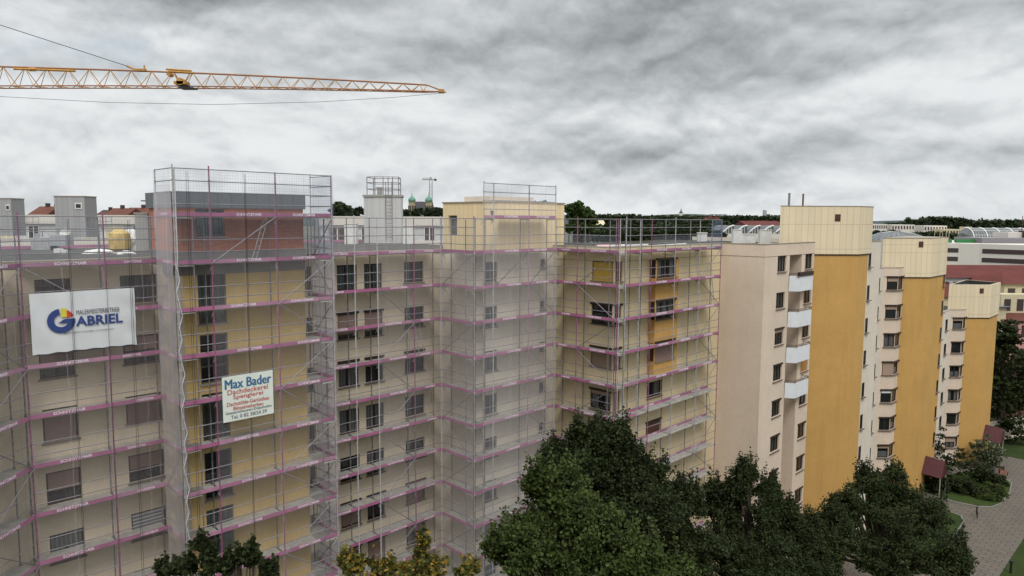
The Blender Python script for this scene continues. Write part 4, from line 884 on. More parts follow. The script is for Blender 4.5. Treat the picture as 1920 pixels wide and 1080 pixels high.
for u, y, w, hh, lb in ((186, 42, 1.7, .25, 'flat white sheet pile on the left roof edge'), (236, 41.5, .9, .2, 'small white sheet pile beside the yellow bundle')):
    q0 = px(u, 478, y - 3); simple('sheet_pile', lb, 'sheet pile', lambda m: blobmesh(m, (q0[0], q0[1], 25.0), (w / 2, .5, hh), seed=5), 'tarp_white', 'white sheets on the roof')
q0 = px(266, 440, 41.5); simple('chimney', 'broad grey concrete chimney left of the brick topped tower', 'chimney', lambda m: (rbox(m, q0[0] - .38, 41.5, 25, .75, .9, 2.2), rbox(m, q0[0] - .42, 41.46, 27.2, .83, .98, .07)), 'concrete')
q0 = px(58, 466, 43); simple('air_unit', 'grey ventilation unit on the left roof', 'ventilation unit', lambda m: (rbox(m, q0[0], 43, 25.0, 1.1, 1, .75, .1), rbox(m, q0[0] + 1.15, 43, 25.25, .9, 1, .65, .1), m.tube((q0[0] + .3, 43.2, 25.75), (q0[0] + .3, 43.2, 26.0), .12, 8)), 'far_grey')
q0 = px(112, 478, 39); simple('crate', 'small cream crate lying on the left roof edge', 'crate', lambda m: (rbox(m, q0[0], 38.5, 25.0, .35, .3, .28), rbox(m, q0[0] + .38, 38.5, 25.0, .25, .3, .22, .2)), 'vent_white')
mt_ = px(272, 380, 40)
simple('rain_canopy', 'dark sheet roof on a brick chimney stack behind the brick topped tower', 'chimney', lambda m: (rbox(m, mt_[0] - .25, 41, 25, .6, .6, 2.75, 0, 0), rbox(m, mt_[0] - .6, 40.7, 27.9, 1.1, 1.2, .06, 0, 1), m.box(mt_[0] - .22, mt_[0] + .2, 41.1, 41.5, 27.75, 27.9, 1)), ['brick', 'slate'])
# guard rail with pink boards along the far roof edge
def roof_rail(label, s0, s1, t, n):
    F_ = Fr(W(0, t), A45); o = empty('roof_guard', F_.pt(s0, 0, 25.0), label, 'guard rail', 'guard rails along the far roof edges', A45); L = (s1 - s0) / n
    for i in range(n):
        m = MB(); m.box(.02, L - .02, 0, .03, .02, .22); link('toe_board', cached(('rrb', L), lambda: m.mesh('toe_board', 'pink_board_faded')), o, loc=(i * L, 0, 0))
        m = MB(); m.tube((0, 0, .6), (L, 0, .6), .022); m.tube((0, 0, 1.1), (L, 0, 1.1), .022); link('rail', cached(('rrr', L), lambda: m.mesh('rail', 'galvanised_dark')), o, loc=(i * L, 0, 0))
    for i in range(n + 1): m = MB(); m.tube((0, 0, 0), (0, 0, 1.15), .025); link('post', cached('rrp', lambda: m.mesh('post', 'galvanised_dark')), o, loc=(i * L, 0, 0))
roof_rail('guard rail with faded pink boards on the far edge of the left roof', -2, 17, -51.8, 6); roof_rail('guard rail with faded pink boards on the far edge of the middle roof', 18.3, 34, -51.8, 5)
def tall_guard():
    o = empty('roof_guard', (*W(36, -39.6), 25), 'tall open guard scaffold on the rear edge of the corner roof, left part', 'guard rail', 'guard rails along the far roof edges', A45)
    for k in range(7): m = MB(); m.tube((0, 0, 0), (0, 0, 2.05), .03); link('post', cached('tgp', lambda: m.mesh('post', 'galvanised')), o, loc=(k * 1.6, 0, 0))
    for k in range(6):
        for z in (.5, 1.0, 1.5, 2.0): m = MB(); m.tube((0, 0, 0), (1.6, 0, 0), .025); link('rail', cached('tgr', lambda: m.mesh('rail', 'galvanised')), o, loc=(k * 1.6, 0, z))
tall_guard()
# loose poles and planks on the corner roof
simple('roll_stack', 'rolls and white pipes lying on the corner block roof behind the open scaffold', 'building material', lambda m: (m.tube((*W(37, -27.5), 25.15), (*W(46, -28), 25.2), .10, 8, i=0), m.tube((*W(37, -28), 25.3), (*W(42, -28.6), 25.25), .08, 8, i=0), m.tube((*W(35.5, -28), 25.2), (*W(36.6, -27.7), 25.2), .22, 10, i=1)), ['vent_white', 'banner_pink'])
rn = random.Random(8)
def planks(m):
    for k in range(16):
        s = rn.uniform(39, 46.5); t = rn.uniform(-28.5, -26.6); z = 25.0 + .06 * (k % 4); rbox(m, *W(s, t), z, rn.uniform(.5, 1.6), .25, .05, A45 + rn.uniform(-.5, .5))
simple('plank_pile', 'loose grey scaffold planks piled on the corner block roof', 'plank pile', planks, 'galvanised')
# =================================================================== CRANE
def crane():
    o = empty('tower_crane', (-62, 56, 0), 'yellow tower crane jib reaching in from the left against the clouds', 'crane'); L0 = Vector((-62, 56.0, 0))
    A0 = Vector((-60.5, 56.3, 39.3)); T_ = Vector((-6.2, 64.0, 38.62)); n = 35
    ax = (T_ - A0); Ln = ax.length; d = ax.normalized(); sd = d.cross(Vector((0, 0, 1))).normalized()
    x41 = (Vector((-41.5, 59, 39.2)) - A0).length
    def top(f): return A0.lerp(T_, f) + Vector((0, 0, .17 * math.sin(math.pi * min(1, max(0, (f * Ln - x41) / (Ln - x41))))))
    def hgt(f):
        x = f * Ln; g = (x - x41) / (Ln - x41); return 1.62 - max(g, -.3) * 1.08
    mb = MB(); ch = MB()
    f = 0.0; nodes = []
    while f < .975: nodes.append(f); f += (1.62 if f < .62 else 1.45) / Ln
    nodes.append(.975)
    W2 = lambda f: .55 * min(1, hgt(f) / 1.4 + .1)
    bot = lambda f, s: top(f) + Vector((0, 0, -hgt(f))) + sd * s * W2(f)
    # chords
    for a, b in zip(nodes, nodes[1:]):
        ch.tube(top(a), top(b), .075, 6); 
        for s in (-1, 1): ch.tube(bot(a, s), bot(b, s), .055, 5)
    ch.tube(top(.975), T_ + Vector((0, 0, -.42)), .06); 
    for s in (-1, 1): ch.tube(bot(.975, s), T_ + Vector((0, 0, -.5)), .05)
    for i, a in enumerate(nodes[:-1]):
        b = nodes[i + 1]; mid = (a + b) / 2
        for s in (-1, 1): mb.tube(top(a), bot(mid, s), .03, 4); mb.tube(bot(mid, s), top(b), .03, 4)
        mb.tube(bot(a, -1), bot(mid, 1), .026, 4); mb.tube(bot(mid, 1), bot(b, -1), .026, 4); mb.tube(bot(mid, -1), bot(mid, 1), .026, 4)
    lo = -L0
    def lk(nm, m, mat): x = link(nm, m.mesh(nm, mat), o); x.location = lo; return x
    lk('jib_chord', ch, 'crane_chord'); lk('jib_lattice', mb, 'crane_yellow')
    m = MB(); c = T_ + Vector((0, 0, -.45)); m.box(c.x - .35, c.x + .15, c.y - .35, c.y + .35, c.z - .14, c.z + .12); m.tube(c + Vector((0, -.2, -.1)), c + Vector((.35, -.2, -.12)), .06); m.tube(c + Vector((-.1, .3, .0)), c + Vector((-.1, -.3, 0)), .14, 10); lk('jib_tip', m, 'crane_yellow')
    # trolley winch near x of u=345
    pt = lambda u, v, y=60.0: Vector(px(u, v, y))
    m = MB(); a = pt(316, 134); b = pt(363, 137); m.tube(a, b, .10, 6); m.tube(a + Vector((0, -.4, .1)), b + Vector((0, -.4, .1)), .08, 6); m.tube(pt(319, 140) + Vector((0, -.3, 0)), pt(319, 140) + Vector((0, .3, 0)), .17, 10)
    c = pt(341, 154); m.tube(c + Vector((0, -.4, 0)), c + Vector((0, .4, 0)), .30, 12); m.box(c.x - .5, c.x + .5, c.y - .4, c.y + .4, c.z - .22, c.z + .02); m.tube(c + Vector((-.2, 0, .1)), pt(326, 135), .04); m.tube(c + Vector((.3, 0, .1)), pt(357, 136), .04)
    lk('winch', m, 'crane_yellow')
    m = MB(); m.box(c.x - .1, c.x + 1.1, c.y - .5, c.y + .5, c.z - .55, c.z - .48); m.box(c.x + .0, c.x + .5, c.y - .3, c.y + .3, c.z - .48, c.z - .3); lk('trolley', m, 'black_metal')
    m = MB(); a = pt(26, 129, 58.8); b = pt(141, 133, 59.2); m.tube(a, b, .10, 6); m.tube(a.lerp(b, .3) + Vector((-.25, 0, 0)), a.lerp(b, .3) + Vector((.25, 0, 0)), .16, 6); lk('pendant_bar', m, 'crane_yellow')
    m = MB(); a = top((Vector((-31.3, 60.4, 39)) - A0).length / Ln) + Vector((0, 0, .12)); m.tube(a, a + Vector((-.7, 0, .28)), .09, 6); m.box(a.x - .1, a.x + .9, a.y - .1, a.y + .1, a.z - .12, a.z + .05); m.tube(a + Vector((.75, 0, -.1)), a + Vector((.75, 0, .35)), .06); lk('pendant_lug', m, 'crane_yellow')
    m = MB(); m.tube(a + Vector((-.7, 0, .28)), (-60.5, 56.3, 48.3), .028, 5); lk('pendant_rope', m, 'black_metal')
    m = MB(); pts = [pt(u, v, y) for u, v, y in ((-300, 160, 57), (0, 181, 58.5), (200, 192, 60), (400, 196, 61.2), (600, 191, 62.5), (740, 182.5, 63.4), (828, 174.5, 64))]
    for p_, q_ in zip(pts, pts[1:]): m.tube(p_, q_, .016, 4)
    lk('hoist_rope', m, 'black_metal')
    m = MB()
    for sx, sy in ((-1, -1), (1, -1), (1, 1), (-1, 1)): m.tube((-62 + sx, 56 + sy, 0), (-62 + sx, 56 + sy, 47), .09, 5)
    for k in range(24):
        z = k * 2.0
        for (x0, y0), (x1, y1) in (((-1, -1), (1, -1)), ((1, -1), (1, 1)), ((1, 1), (-1, 1)), ((-1, 1), (-1, -1))): m.tube((-62 + x0, 56 + y0, z), (-62 + x1, 56 + y1, z + 2), .05, 4); m.tube((-62 + x0, 56 + y0, z), (-62 + x1, 56 + y1, z), .05, 4)
    lk('mast', m, 'crane_yellow')
crane()
def far_crane():
    o = empty('tower_crane', (*px(808, 400, 520)[:2], 0), 'small distant white tower crane rising behind the church domes', 'crane'); b = Vector(px(808, 400, 520)); m = MB(); zt = px(808, 338, 520)[2]
    for s in (-1, 1):
        for q in (-1, 1): m.tube((s, q, 0), (s, q, zt), .16, 4)
    for k in range(int(zt / 2.5)): z = k * 2.5; m.tube((-1, -1, z), (1, -1, z + 2.5), .12, 4); m.tube((-1, -1, z), (1, -1, z), .12, 4)
    link('mast', m.mesh('mast', 'crane_far'), o)
    m = MB(); m.tube((-6.2, 0, zt + .6), (4, 0, zt + .5), .4, 4); m.tube((-6, 0, zt + 1.6), (0, 0, zt + 1.8), .15, 4); m.tube((0, 0, zt), (0, 0, zt + 2.2), .7, 5); 
    for k in range(6): m.tube((-6 + k, 0, zt + .6), (-5.5 + k, 0, zt + 1.7), .1, 4)
    link('jib', m.mesh('jib', 'crane_far'), o); m = MB(); m.box(2.6, 4.2, -.8, .8, zt - .4, zt + 1.0); link('counterweight', m.mesh('counterweight', 'far_band'), o)
far_crane()
# =================================================================== VEGETATION
def leaf_mesh(name, clumps, n_per, size, mat, seed, up=.35, shape=6):
    """leaves: small folded polygons spread through each clump (x,y,z,rx,ry,rz)"""
    g = np.random.default_rng(seed); C = []; 
    for c in clumps:
        n = max(4, int(n_per * c[6] if len(c) > 6 else n_per)); v = g.normal(size=(n, 3)); v /= np.linalg.norm(v, axis=1)[:, None]
        r = g.random(n) ** .45; C.append(np.array(c[:3]) + v * r[:, None] * np.array(c[3:6]))
    C = np.concatenate(C); n = len(C)
    nr = g.normal(size=(n, 3)); nr[:, 2] = np.abs(nr[:, 2]) + up; nr /= np.linalg.norm(nr, axis=1)[:, None]
    a = g.normal(size=(n, 3)); u = np.cross(nr, a); u /= np.linalg.norm(u, axis=1)[:, None]; v = np.cross(nr, u)
    sz = size * (.6 + .8 * g.random(n))[:, None]
    if shape == 6: T = [(-.5, 0, 0), (-.12, .42, .10), (.22, .36, .08), (.55, 0, -.05), (.22, -.36, .08), (-.12, -.42, .10)]
    elif shape == 10: T = [(-.5, 0, 0), (-.28, .24, .06), (-.18, .52, .12), (.05, .26, .05), (.38, .40, .10), (.58, 0, -.06), (.38, -.40, .10), (.05, -.26, .05), (-.18, -.52, .12), (-.28, -.24, .06)]
    else: T = [(-.5, -.4, 0), (.5, -.35, .1), (.45, .45, 0), (-.4, .4, .1)]
    k = len(T); V = np.empty((n, k, 3))
    for j, (x, y, z) in enumerate(T): V[:, j] = C + sz * (u * x + v * y + nr * z)
    me = bpy.data.meshes.new(name); me.vertices.add(n * k); me.vertices.foreach_set('co', V.ravel()); me.loops.add(n * k); me.loops.foreach_set('vertex_index', np.arange(n * k, dtype=np.int32))
    me.polygons.add(n); me.polygons.foreach_set('loop_start', np.arange(0, n * k, k, dtype=np.int32)); me.polygons.foreach_set('loop_total', np.full(n, k, dtype=np.int32)); me.materials.append(MATS[mat]); me.update(calc_edges=True); return me
def tree(name, label, base, lobes, mat='leaf_dark', leaf=.2, n_clump=26, per=60, cl=.55, seed=1, trunk=.25, group='leafy trees in the courtyard', shape=6, cat='tree', density=1.0, zb=0, shoots=False):
    """lobes: (x,y,z,rx,ry,rz) in metres, world"""
    rn = random.Random(seed); L = Vector((base[0], base[1], zb)); o = empty(name, tuple(L), label, cat, group); m = MB()
    zlow = min(l[2] - l[5] for l in lobes); fork = Vector((base[0], base[1], max(zb + 1, zlow * .6 + zb * .4))); m.tube(L, fork, trunk, 8, trunk * .75)
    clumps = []; big = []
    if shoots: lobes = [(*l[:3], l[3] * .84, l[4] * .84, l[5] * .86) for l in lobes]
    for l in lobes:
        if shoots:
            for q_ in range(7):
                v = Vector((rn.gauss(0, 1), rn.gauss(0, 1), rn.gauss(0.25, 1))).normalized(); f_ = rn.uniform(.45, .78); g_ = rn.uniform(.30, .50); big.append((l[0] + v.x * l[3] * f_, l[1] + v.y * l[4] * f_, l[2] + v.z * l[5] * f_, l[3] * g_, l[4] * g_, l[5] * g_ * rn.uniform(.8, 1.4)))
        else: big.append(l)
    if shoots: n_clump = max(7, n_clump // 5)
    for l in big:
        c = Vector(l[:3]); mid = fork.lerp(c, .5) + Vector((rn.uniform(-.4, .4), rn.uniform(-.4, .4), .4)); m.tube(fork, mid, trunk * .55, 6, trunk * .38); m.tube(mid, c, trunk * .38, 6, trunk * .16)
        for k in range(n_clump):
            while True:
                v = Vector((rn.gauss(0, 1), rn.gauss(0, 1), rn.gauss(0, 1)))
                if v.length > .1: break
            v.normalize(); rr = rn.uniform(.35, 1.12) ** .7; q = Vector((c.x + v.x * l[3] * rr, c.y + v.y * l[4] * rr, c.z + v.z * l[5] * rr))
            s = cl * rn.choice((.45, .6, .8, 1.1)) * rn.uniform(.8, 1.2); clumps.append((*q, s * 1.15, s * 1.15, s * .55, density * max(.35, (s / cl) ** 1.6)))
            if shoots and v.z > .0 and k % 2 == 0:
                sh = cl * rn.uniform(.6, 1.7); clumps.append((q.x + v.x * sh * .4, q.y + v.y * sh * .4, q.z + sh * .8, sh * .26, sh * .26, sh * .95, .32 * density)); m.tube(q, q + Vector((v.x * sh * .4, v.y * sh * .4, sh * 1.3)), trunk * .03, 3, trunk * .01)
            if k % 3 == 0: m.tube(c, q, trunk * .13, 4, trunk * .04)
        clumps.append((*c, l[3] * .8, l[4] * .8, l[5] * .8, (2.2 if shoots else 5.0) * density))
    m.build('trunk', 'bark', o); me = leaf_mesh('crown', clumps, per, leaf, mat, seed, shape=shape); lo = link('crown', me, o); lo.location = -L
    return o
def lobe(u, v, y, ru, rv, ry=None):
    p = px(u, v, y); k = y * 1.02 / FPX; return (*p, ru * k, (ry if ry else ru * k * .9), rv * k)
tree('maple_tree', 'tallest dark maple, its spiky top in front of the open scaffold', (5.5, 33), [lobe(1110, 860, 33, 60, 62), lobe(1085, 905, 32, 85, 60), lobe(1180, 880, 33, 70, 60), lobe(1220, 900, 33.5, 55, 50), lobe(1180, 950, 32, 110, 60), lobe(1290, 985, 33, 60, 60), lobe(1085, 838, 33.5, 22, 36), lobe(1150, 838, 33.5, 30, 34), lobe(1230, 970, 31, 80, 60), lobe(1260, 935, 33, 60, 42), lobe(1300, 1040, 32, 75, 55), lobe(1200, 1040, 31, 90, 60), lobe(1040, 855, 33, 26, 24), lobe(1085, 822, 33.5, 12, 34), lobe(1165, 826, 33.5, 14, 28), lobe(1118, 815, 33.5, 10, 18)], 'leaf_dark', .112, 84, 84, .44, 3, shoots=True)
tree('maple_tree', 'lighter green maple low in the picture centre, in front of the white netted facade', (3.0, 25), [lobe(1045, 955, 26, 66, 52), lobe(990, 1005, 26, 50, 42), lobe(1110, 985, 25, 80, 55), lobe(1010, 1040, 25, 95, 60), lobe(1160, 1045, 24, 90, 60), lobe(1010, 915, 26.5, 20, 24), lobe(1090, 1090, 24, 140, 60), lobe(1060, 915, 26.5, 45, 35), lobe(1245, 1090, 24, 70, 50), lobe(945, 1045, 26, 34, 44)], 'leaf_mid', .112, 84, 84, .44, 4, shoots=True)
tree('maple_tree', 'dark maple in front of the bare pink-beige wall', (14.5, 40), [lobe(1395, 920, 40, 45, 48), lobe(1345, 960, 40, 50, 50), lobe(1440, 975, 39, 50, 50), lobe(1400, 1020, 38, 90, 60), lobe(1330, 1060, 37, 70, 50), lobe(1470, 1050, 38, 70, 50), lobe(1398, 890, 40, 18, 24), lobe(1420, 1085, 36, 120, 40), lobe(1480, 965, 39.5, 22, 28), lobe(1380, 1050, 37, 60, 40), lobe(1450, 1075, 36, 60, 35), lobe(1345, 925, 40, 24, 30), lobe(1440, 925, 40, 24, 30)], 'leaf_dark', .112, 84, 84, .44, 5, shoots=True)
tree('maple_tree', 'broad dark tree at the foot of the tallest ochre tower', (25, 46), [lobe(1640, 930, 46, 55, 45), lobe(1690, 945, 46, 60, 50), lobe(1590, 955, 45, 50, 42), lobe(1740, 975, 45, 60, 50), lobe(1640, 1000, 43, 120, 60), lobe(1770, 1030, 42, 55, 55), lobe(1560, 1020, 42, 70, 50), lobe(1700, 1060, 41, 130, 50), lobe(1800, 1070, 41, 32, 30), lobe(1632, 893, 47, 18, 20), lobe(1680, 895, 47, 20, 18)], 'leaf_bright', .112, 84, 84, .44, 6, shoots=True)
tree('maple_tree', 'low dark tree between the bare wall tree and the broad tower tree', (19, 41), [lobe(1520, 985, 42, 35, 28), lobe(1500, 1020, 41, 60, 40), lobe(1545, 1060, 40, 70, 45), lobe(1500, 1090, 38, 90, 40), lobe(1560, 975, 43, 26, 26), lobe(1470, 985, 41, 30, 28)], 'leaf_dark', .112, 84, 84, .44, 7, shoots=True)
tree('broadleaf_tree', 'dark treetop at the bottom left, below the roofer sign', (-6.6, 17), [lobe(385, 1055, 17, 22, 38), lobe(318, 1068, 17, 34, 16), lobe(352, 1060, 17, 20, 26), lobe(425, 1062, 17, 20, 24), lobe(472, 1050, 17, 13, 40), lobe(505, 1072, 17, 20, 18), lobe(376, 1020, 17, 9, 12), lobe(445, 1045, 17, 14, 14), lobe(400, 1112, 16, 110, 30)], 'leaf_dark', .09, 34, 34, .14, 8, .08, shape=10, shoots=True)
tree('broadleaf_tree', 'sparse treetop with yellowing leaves at the bottom, left of centre', (-4, 21), [lobe(660, 1060, 21, 34, 20), lobe(720, 1065, 21, 40, 22), lobe(790, 1020, 21, 22, 20), lobe(800, 1060, 21, 48, 28), lobe(770, 1070, 21, 60, 20), lobe(870, 1070, 21, 30, 14), lobe(760, 1100, 20, 150, 26), lobe(646, 1050, 21, 12, 12)], 'leaf_yellow', .12, 20, 12, .18, 9, .07, shape=10, shoots=True)
# shrubs and planting by the far path
def bush(label, x, y, h, w, mat='leaf_dark', seed=1, cat='shrub', group='shrubs in the planting beds', leaf=.16, nm='shrub'):
    return tree(nm, label, (x, y), [(x, y, h * .5, w * .5, w * .5, h * .45), (x + w * .2, y - w * .1, h * .38, w * .42, w * .42, h * .35), (x - w * .25, y + w * .1, h * .42, w * .4, w * .4, h * .4)], mat, leaf, 26, 45, .35, seed, .05, group, cat=cat)
bush('big round dark shrub in the bed beside the farthest canopy', 47.5, 71.5, 4.2, 4.2, 'leaf_dark', 11); bush('shrub with pale blossoms by the farthest ochre tower entrance', 52.5, 76.3, 3.6, 2.6, 'leaf_flower', 12)
bush('dark climbing shrub against the wall beside the middle canopy', 44.3, 73.2, 6.2, 3.2, 'leaf_dark', 13); bush('low dark shrub at the near end of the kerbed bed', 45.0, 68.6, 1.6, 2.4, 'leaf_dark', 14); bush('low green shrub near the corner of the kerbed bed', 47.8, 68.4, 1.1, 1.8, 'leaf_mid', 15)
bush('dark shrub under the middle canopy', 42.2, 68.6, 2.6, 2.4, 'leaf_dark', 16); bush('small rounded shrub in the middle of the kerbed bed', 46.4, 66.9, .8, 1.6, 'leaf_mid', 17); bush('low shrub beside the bench bed', 49.5, 71.0, 1.4, 2.0, 'leaf_dark', 18)
tree('broadleaf_tree', 'dark tree beyond the farthest ochre tower, at the right edge', (62, 88), [(62, 88, 8, 4, 4, 4), (60, 86, 10, 3, 3, 3), (65, 89, 6, 4, 4, 4), (59.6, 85, 6, 2.5, 2.5, 4), (61, 87, 13, 1.8, 1.8, 2.2), (66, 92, 9, 4, 4, 3)], 'leaf_dark', .35, 34, 60, .8, 21)
tree('broadleaf_tree', 'dark bushy tree before the white garden wall at the right edge', (70, 92), [(70, 92, 7, 4, 4, 5), (67, 93, 5, 3.5, 3.5, 4), (72, 95, 9, 4, 4, 4), (64, 90, 4, 2.5, 2.5, 3.5)], 'leaf_dark', .35, 34, 60, .8, 22)
bush('dark hedge bush at the right picture edge by the garden wall', 61.5, 84.5, 4.5, 2.6, 'leaf_dark', 23)
# garden wall, lamp, bench, bicycle, bollard
f_, l_ = F2((57.0, 84.4), (66, 88.5)); mb = MB(); bar(f_, mb, 0, l_, -.25, 0, 0, 2.4); bar(f_, mb, -.03, l_ + .03, -.30, .05, 2.4, 2.48); tag(mb.build('garden_wall', 'stucco_pale'), 'pale garden wall behind the farthest entrance', 'wall')
sp = px(1870, 830, 82.5)
simple('street_lamp', 'slim dark path lamp in front of the pale garden wall', 'lamp', lambda m: (m.tube((sp[0], 82.5, 0), (sp[0], 82.5, 3.2), .05, 8), m.lathe([(.05, 3.2), (.16, 3.25), (.18, 3.55), (.05, 3.65), (0, 3.65)], 10, (sp[0], 82.5))), 'black_metal')
def bench(x, y, az):
    o = empty('park_bench', (x, y, 0), 'brown wooden park bench on the paving beyond the kerbed bed', 'bench', None, az)
    m = MB()
    for k in range(3): m.box(0, 1.8, .05 + k * .15, .16 + k * .15, .43, .47)
    link('seat', m.mesh('seat', 'wood_red'), o); m = MB()
    for k in range(3): m.box(0, 1.8, .50 + k * .03, .53 + k * .03, .55 + k * .14, .66 + k * .14)
    link('backrest', m.mesh('backrest', 'wood_red'), o)
    for xx in (.15, 1.6):
        m = MB(); m.box(0, .06, .05, .11, 0, .43); m.box(0, .06, .42, .50, 0, .95); link('leg', m.mesh('leg', 'black_metal'), o, loc=(xx, 0, 0))
bench(51.8, 72.6, R(40))
def bicycle(x, y, az):
    o = empty('bicycle', (x, y, .16), 'dark bicycle parked at the corner of the near grass bed', 'bicycle', None, az)
    def wheel():
        m = MB(); n = 20
        for k in range(n):
            a, b = 2 * math.pi * k / n, 2 * math.pi * (k + 1) / n; m.tube((.34 * math.cos(a), 0, .34 + .34 * math.sin(a)), (.34 * math.cos(b), 0, .34 + .34 * math.sin(b)), .025, 4)
        for k in range(8): a = math.pi * k / 4; m.tube((0, 0, .34), (.34 * math.cos(a), 0, .34 + .34 * math.sin(a)), .006, 3)
        return m.mesh('wheel', 'black_metal')
    w = wheel(); link('wheel', w, o); link('wheel', w, o, loc=(1.05, 0, 0)); m = MB()
    for a, b in (((0, 0, .34), (.42, 0, .32)), ((.42, 0, .32), (.9, 0, .78)), ((.3, 0, .85), (.88, 0, .85)), ((.3, 0, .85), (0, 0, .34)), ((.42, 0, .32), (.28, 0, .95)), ((.86, 0, .95), (1.05, 0, .34))): m.tube(a, b, .022, 6)
    link('frame', m.mesh('frame', 'black_metal'), o); m = MB(); m.tube((.84, -.3, 1.02), (.84, .3, 1.02), .018); m.tube((.86, 0, .93), (.84, 0, 1.02), .018); link('handlebar', m.mesh('handlebar', 'black_metal'), o); m = MB(); m.box(.15, .40, -.07, .07, .95, 1.0); link('saddle', m.mesh('saddle', 'black_metal'), o)
bicycle(42.3, 62.3, R(60))
bp = px(1884, 1070, 51.5); simple('bollard', 'short dark bollard light on the lawn at the bottom right', 'bollard', lambda m: m.lathe([(0, 0), (.09, 0), (.09, .85), (.13, .87), (.13, 1.0), (0, 1.05)], 12, (38.6, 52.6)), 'black_metal')
simple('garden_screen', 'small white screen panel at the foot of the block between the canopies', 'screen', lambda m: (rbox(m, 46.9, 74.6, 0, 1.4, .1, 1.9, R(60)),), 'vent_white')

# =================================================================== CITY BEHIND
def house(label, u0, u1, v_eave, v_ridge, y, wallmat, roofmat, depth=10, az=0, name='house', group='houses of the town behind', hip=0.0, cat='house', wins=0, v_base=None, rows=1, zb=0, winmat='far_band'):
    a = px(u0, v_eave, y); b = px(u1, v_eave, y); zr = px(u0, v_ridge, y)[2]; w = b[0] - a[0]; o = empty(name, (a[0], y, zb), label, cat, group, az); ze = a[2] - zb; zr = zr - zb
    m = MB(); m.box(0, w, 0, depth, 0, ze); link('wall', m.mesh('wall', wallmat), o)
    if zr > ze + .2:
        m = MB(); ov = .4; r0, r1 = (w * hip, w - w * hip); P = [(-ov, -ov, ze), (w + ov, -ov, ze), (w + ov, depth + ov, ze), (-ov, depth + ov, ze), (r0 - (0 if hip else ov), depth / 2, zr), (r1 + (0 if hip else ov), depth / 2, zr)]
        for f in ((0, 1, 5, 4), (2, 3, 4, 5), (1, 2, 5), (3, 0, 4), (3, 2, 1, 0)): m.quad([P[k] for k in f])
        link('roof', m.mesh('roof', roofmat), o)
        if 'red roofed' not in group: m = MB(); m.box(w * .3, w * .3 + .6, depth / 2 - .3, depth / 2 + .3, zr - .6, zr + .6); link('chimney', m.mesh('chimney', 'tile_dark'), o)
    if wins:
        zz = ze
        for r in range(rows):
            for k in range(wins):
                x = w * (k + .5) / wins; ww = min(1.3, w / wins * .5)
                m = MB(); m.box(0, ww, -.06, .02, 0, 1.5); link('window', cached(('hw', round(ww, 2), winmat), lambda: m.mesh('window', winmat)), o, loc=(x - ww / 2, 0, zz - 2.1 - r * 3.0))
    return o
# grey wing across the court (left)
def wing():
    y = 88; x0 = px(-60, 400, y)[0]; x1 = px(300, 400, y)[0]; o = empty('apartment_wing', (x0, y, 0), 'long pale grey penthouse wing seen through the net over the left roof', 'building', 'pale grey wings across the court'); w = x1 - x0
    def bands(w, y, o, seed):
        m = MB(); m.box(0, w, 0, 12, 0, 27.1); link('wall', m.mesh('wall', 'far_pale_grey'), o)
        m = MB(); m.box(-.2, w + .2, -.35, 0, 26.15, 27.25); link('fascia', m.mesh('fascia', 'far_white'), o); m = MB(); m.box(-.2, w + .2, -1.3, -.01, 23.2, 24.3); link('balcony', m.mesh('balcony', 'far_white'), o)
        rn = random.Random(seed); x = 1.0
        while x < w - 2.5:
            ww = rn.choice([1.2, 1.6, 2.2]); mt = rn.choice(['glass', 'glass', 'far_band', 'far_cream']); m = MB(); m.box(0, ww, -.05, .02, 0, 1.55, 0); m.box(ww / 2 - .05, ww / 2 + .05, -.08, -.05, 0, 1.55, 1); m.box(-.08, ww + .08, -.08, -.05, 1.55, 1.65, 1); m.box(-.08, 0, -.08, -.05, 0, 1.55, 1); m.box(ww, ww + .08, -.08, -.05, 0, 1.55, 1)
            link('window', cached(('ww', ww, mt), lambda: m.mesh('window', [mt, 'white_frame'])), o, loc=(x, 0, 24.35)); x += ww + rn.uniform(.6, 2.4)
    bands(w, y, o, 3)
    x0 = px(600, 400, y)[0]; x1 = px(845, 400, y)[0]; o2 = empty('apartment_wing', (x0, y, 0), 'pale grey penthouse wing seen through the net on both sides of the silver lift house', 'building', 'pale grey wings across the court'); bands(x1 - x0, y, o2, 5)
wing()
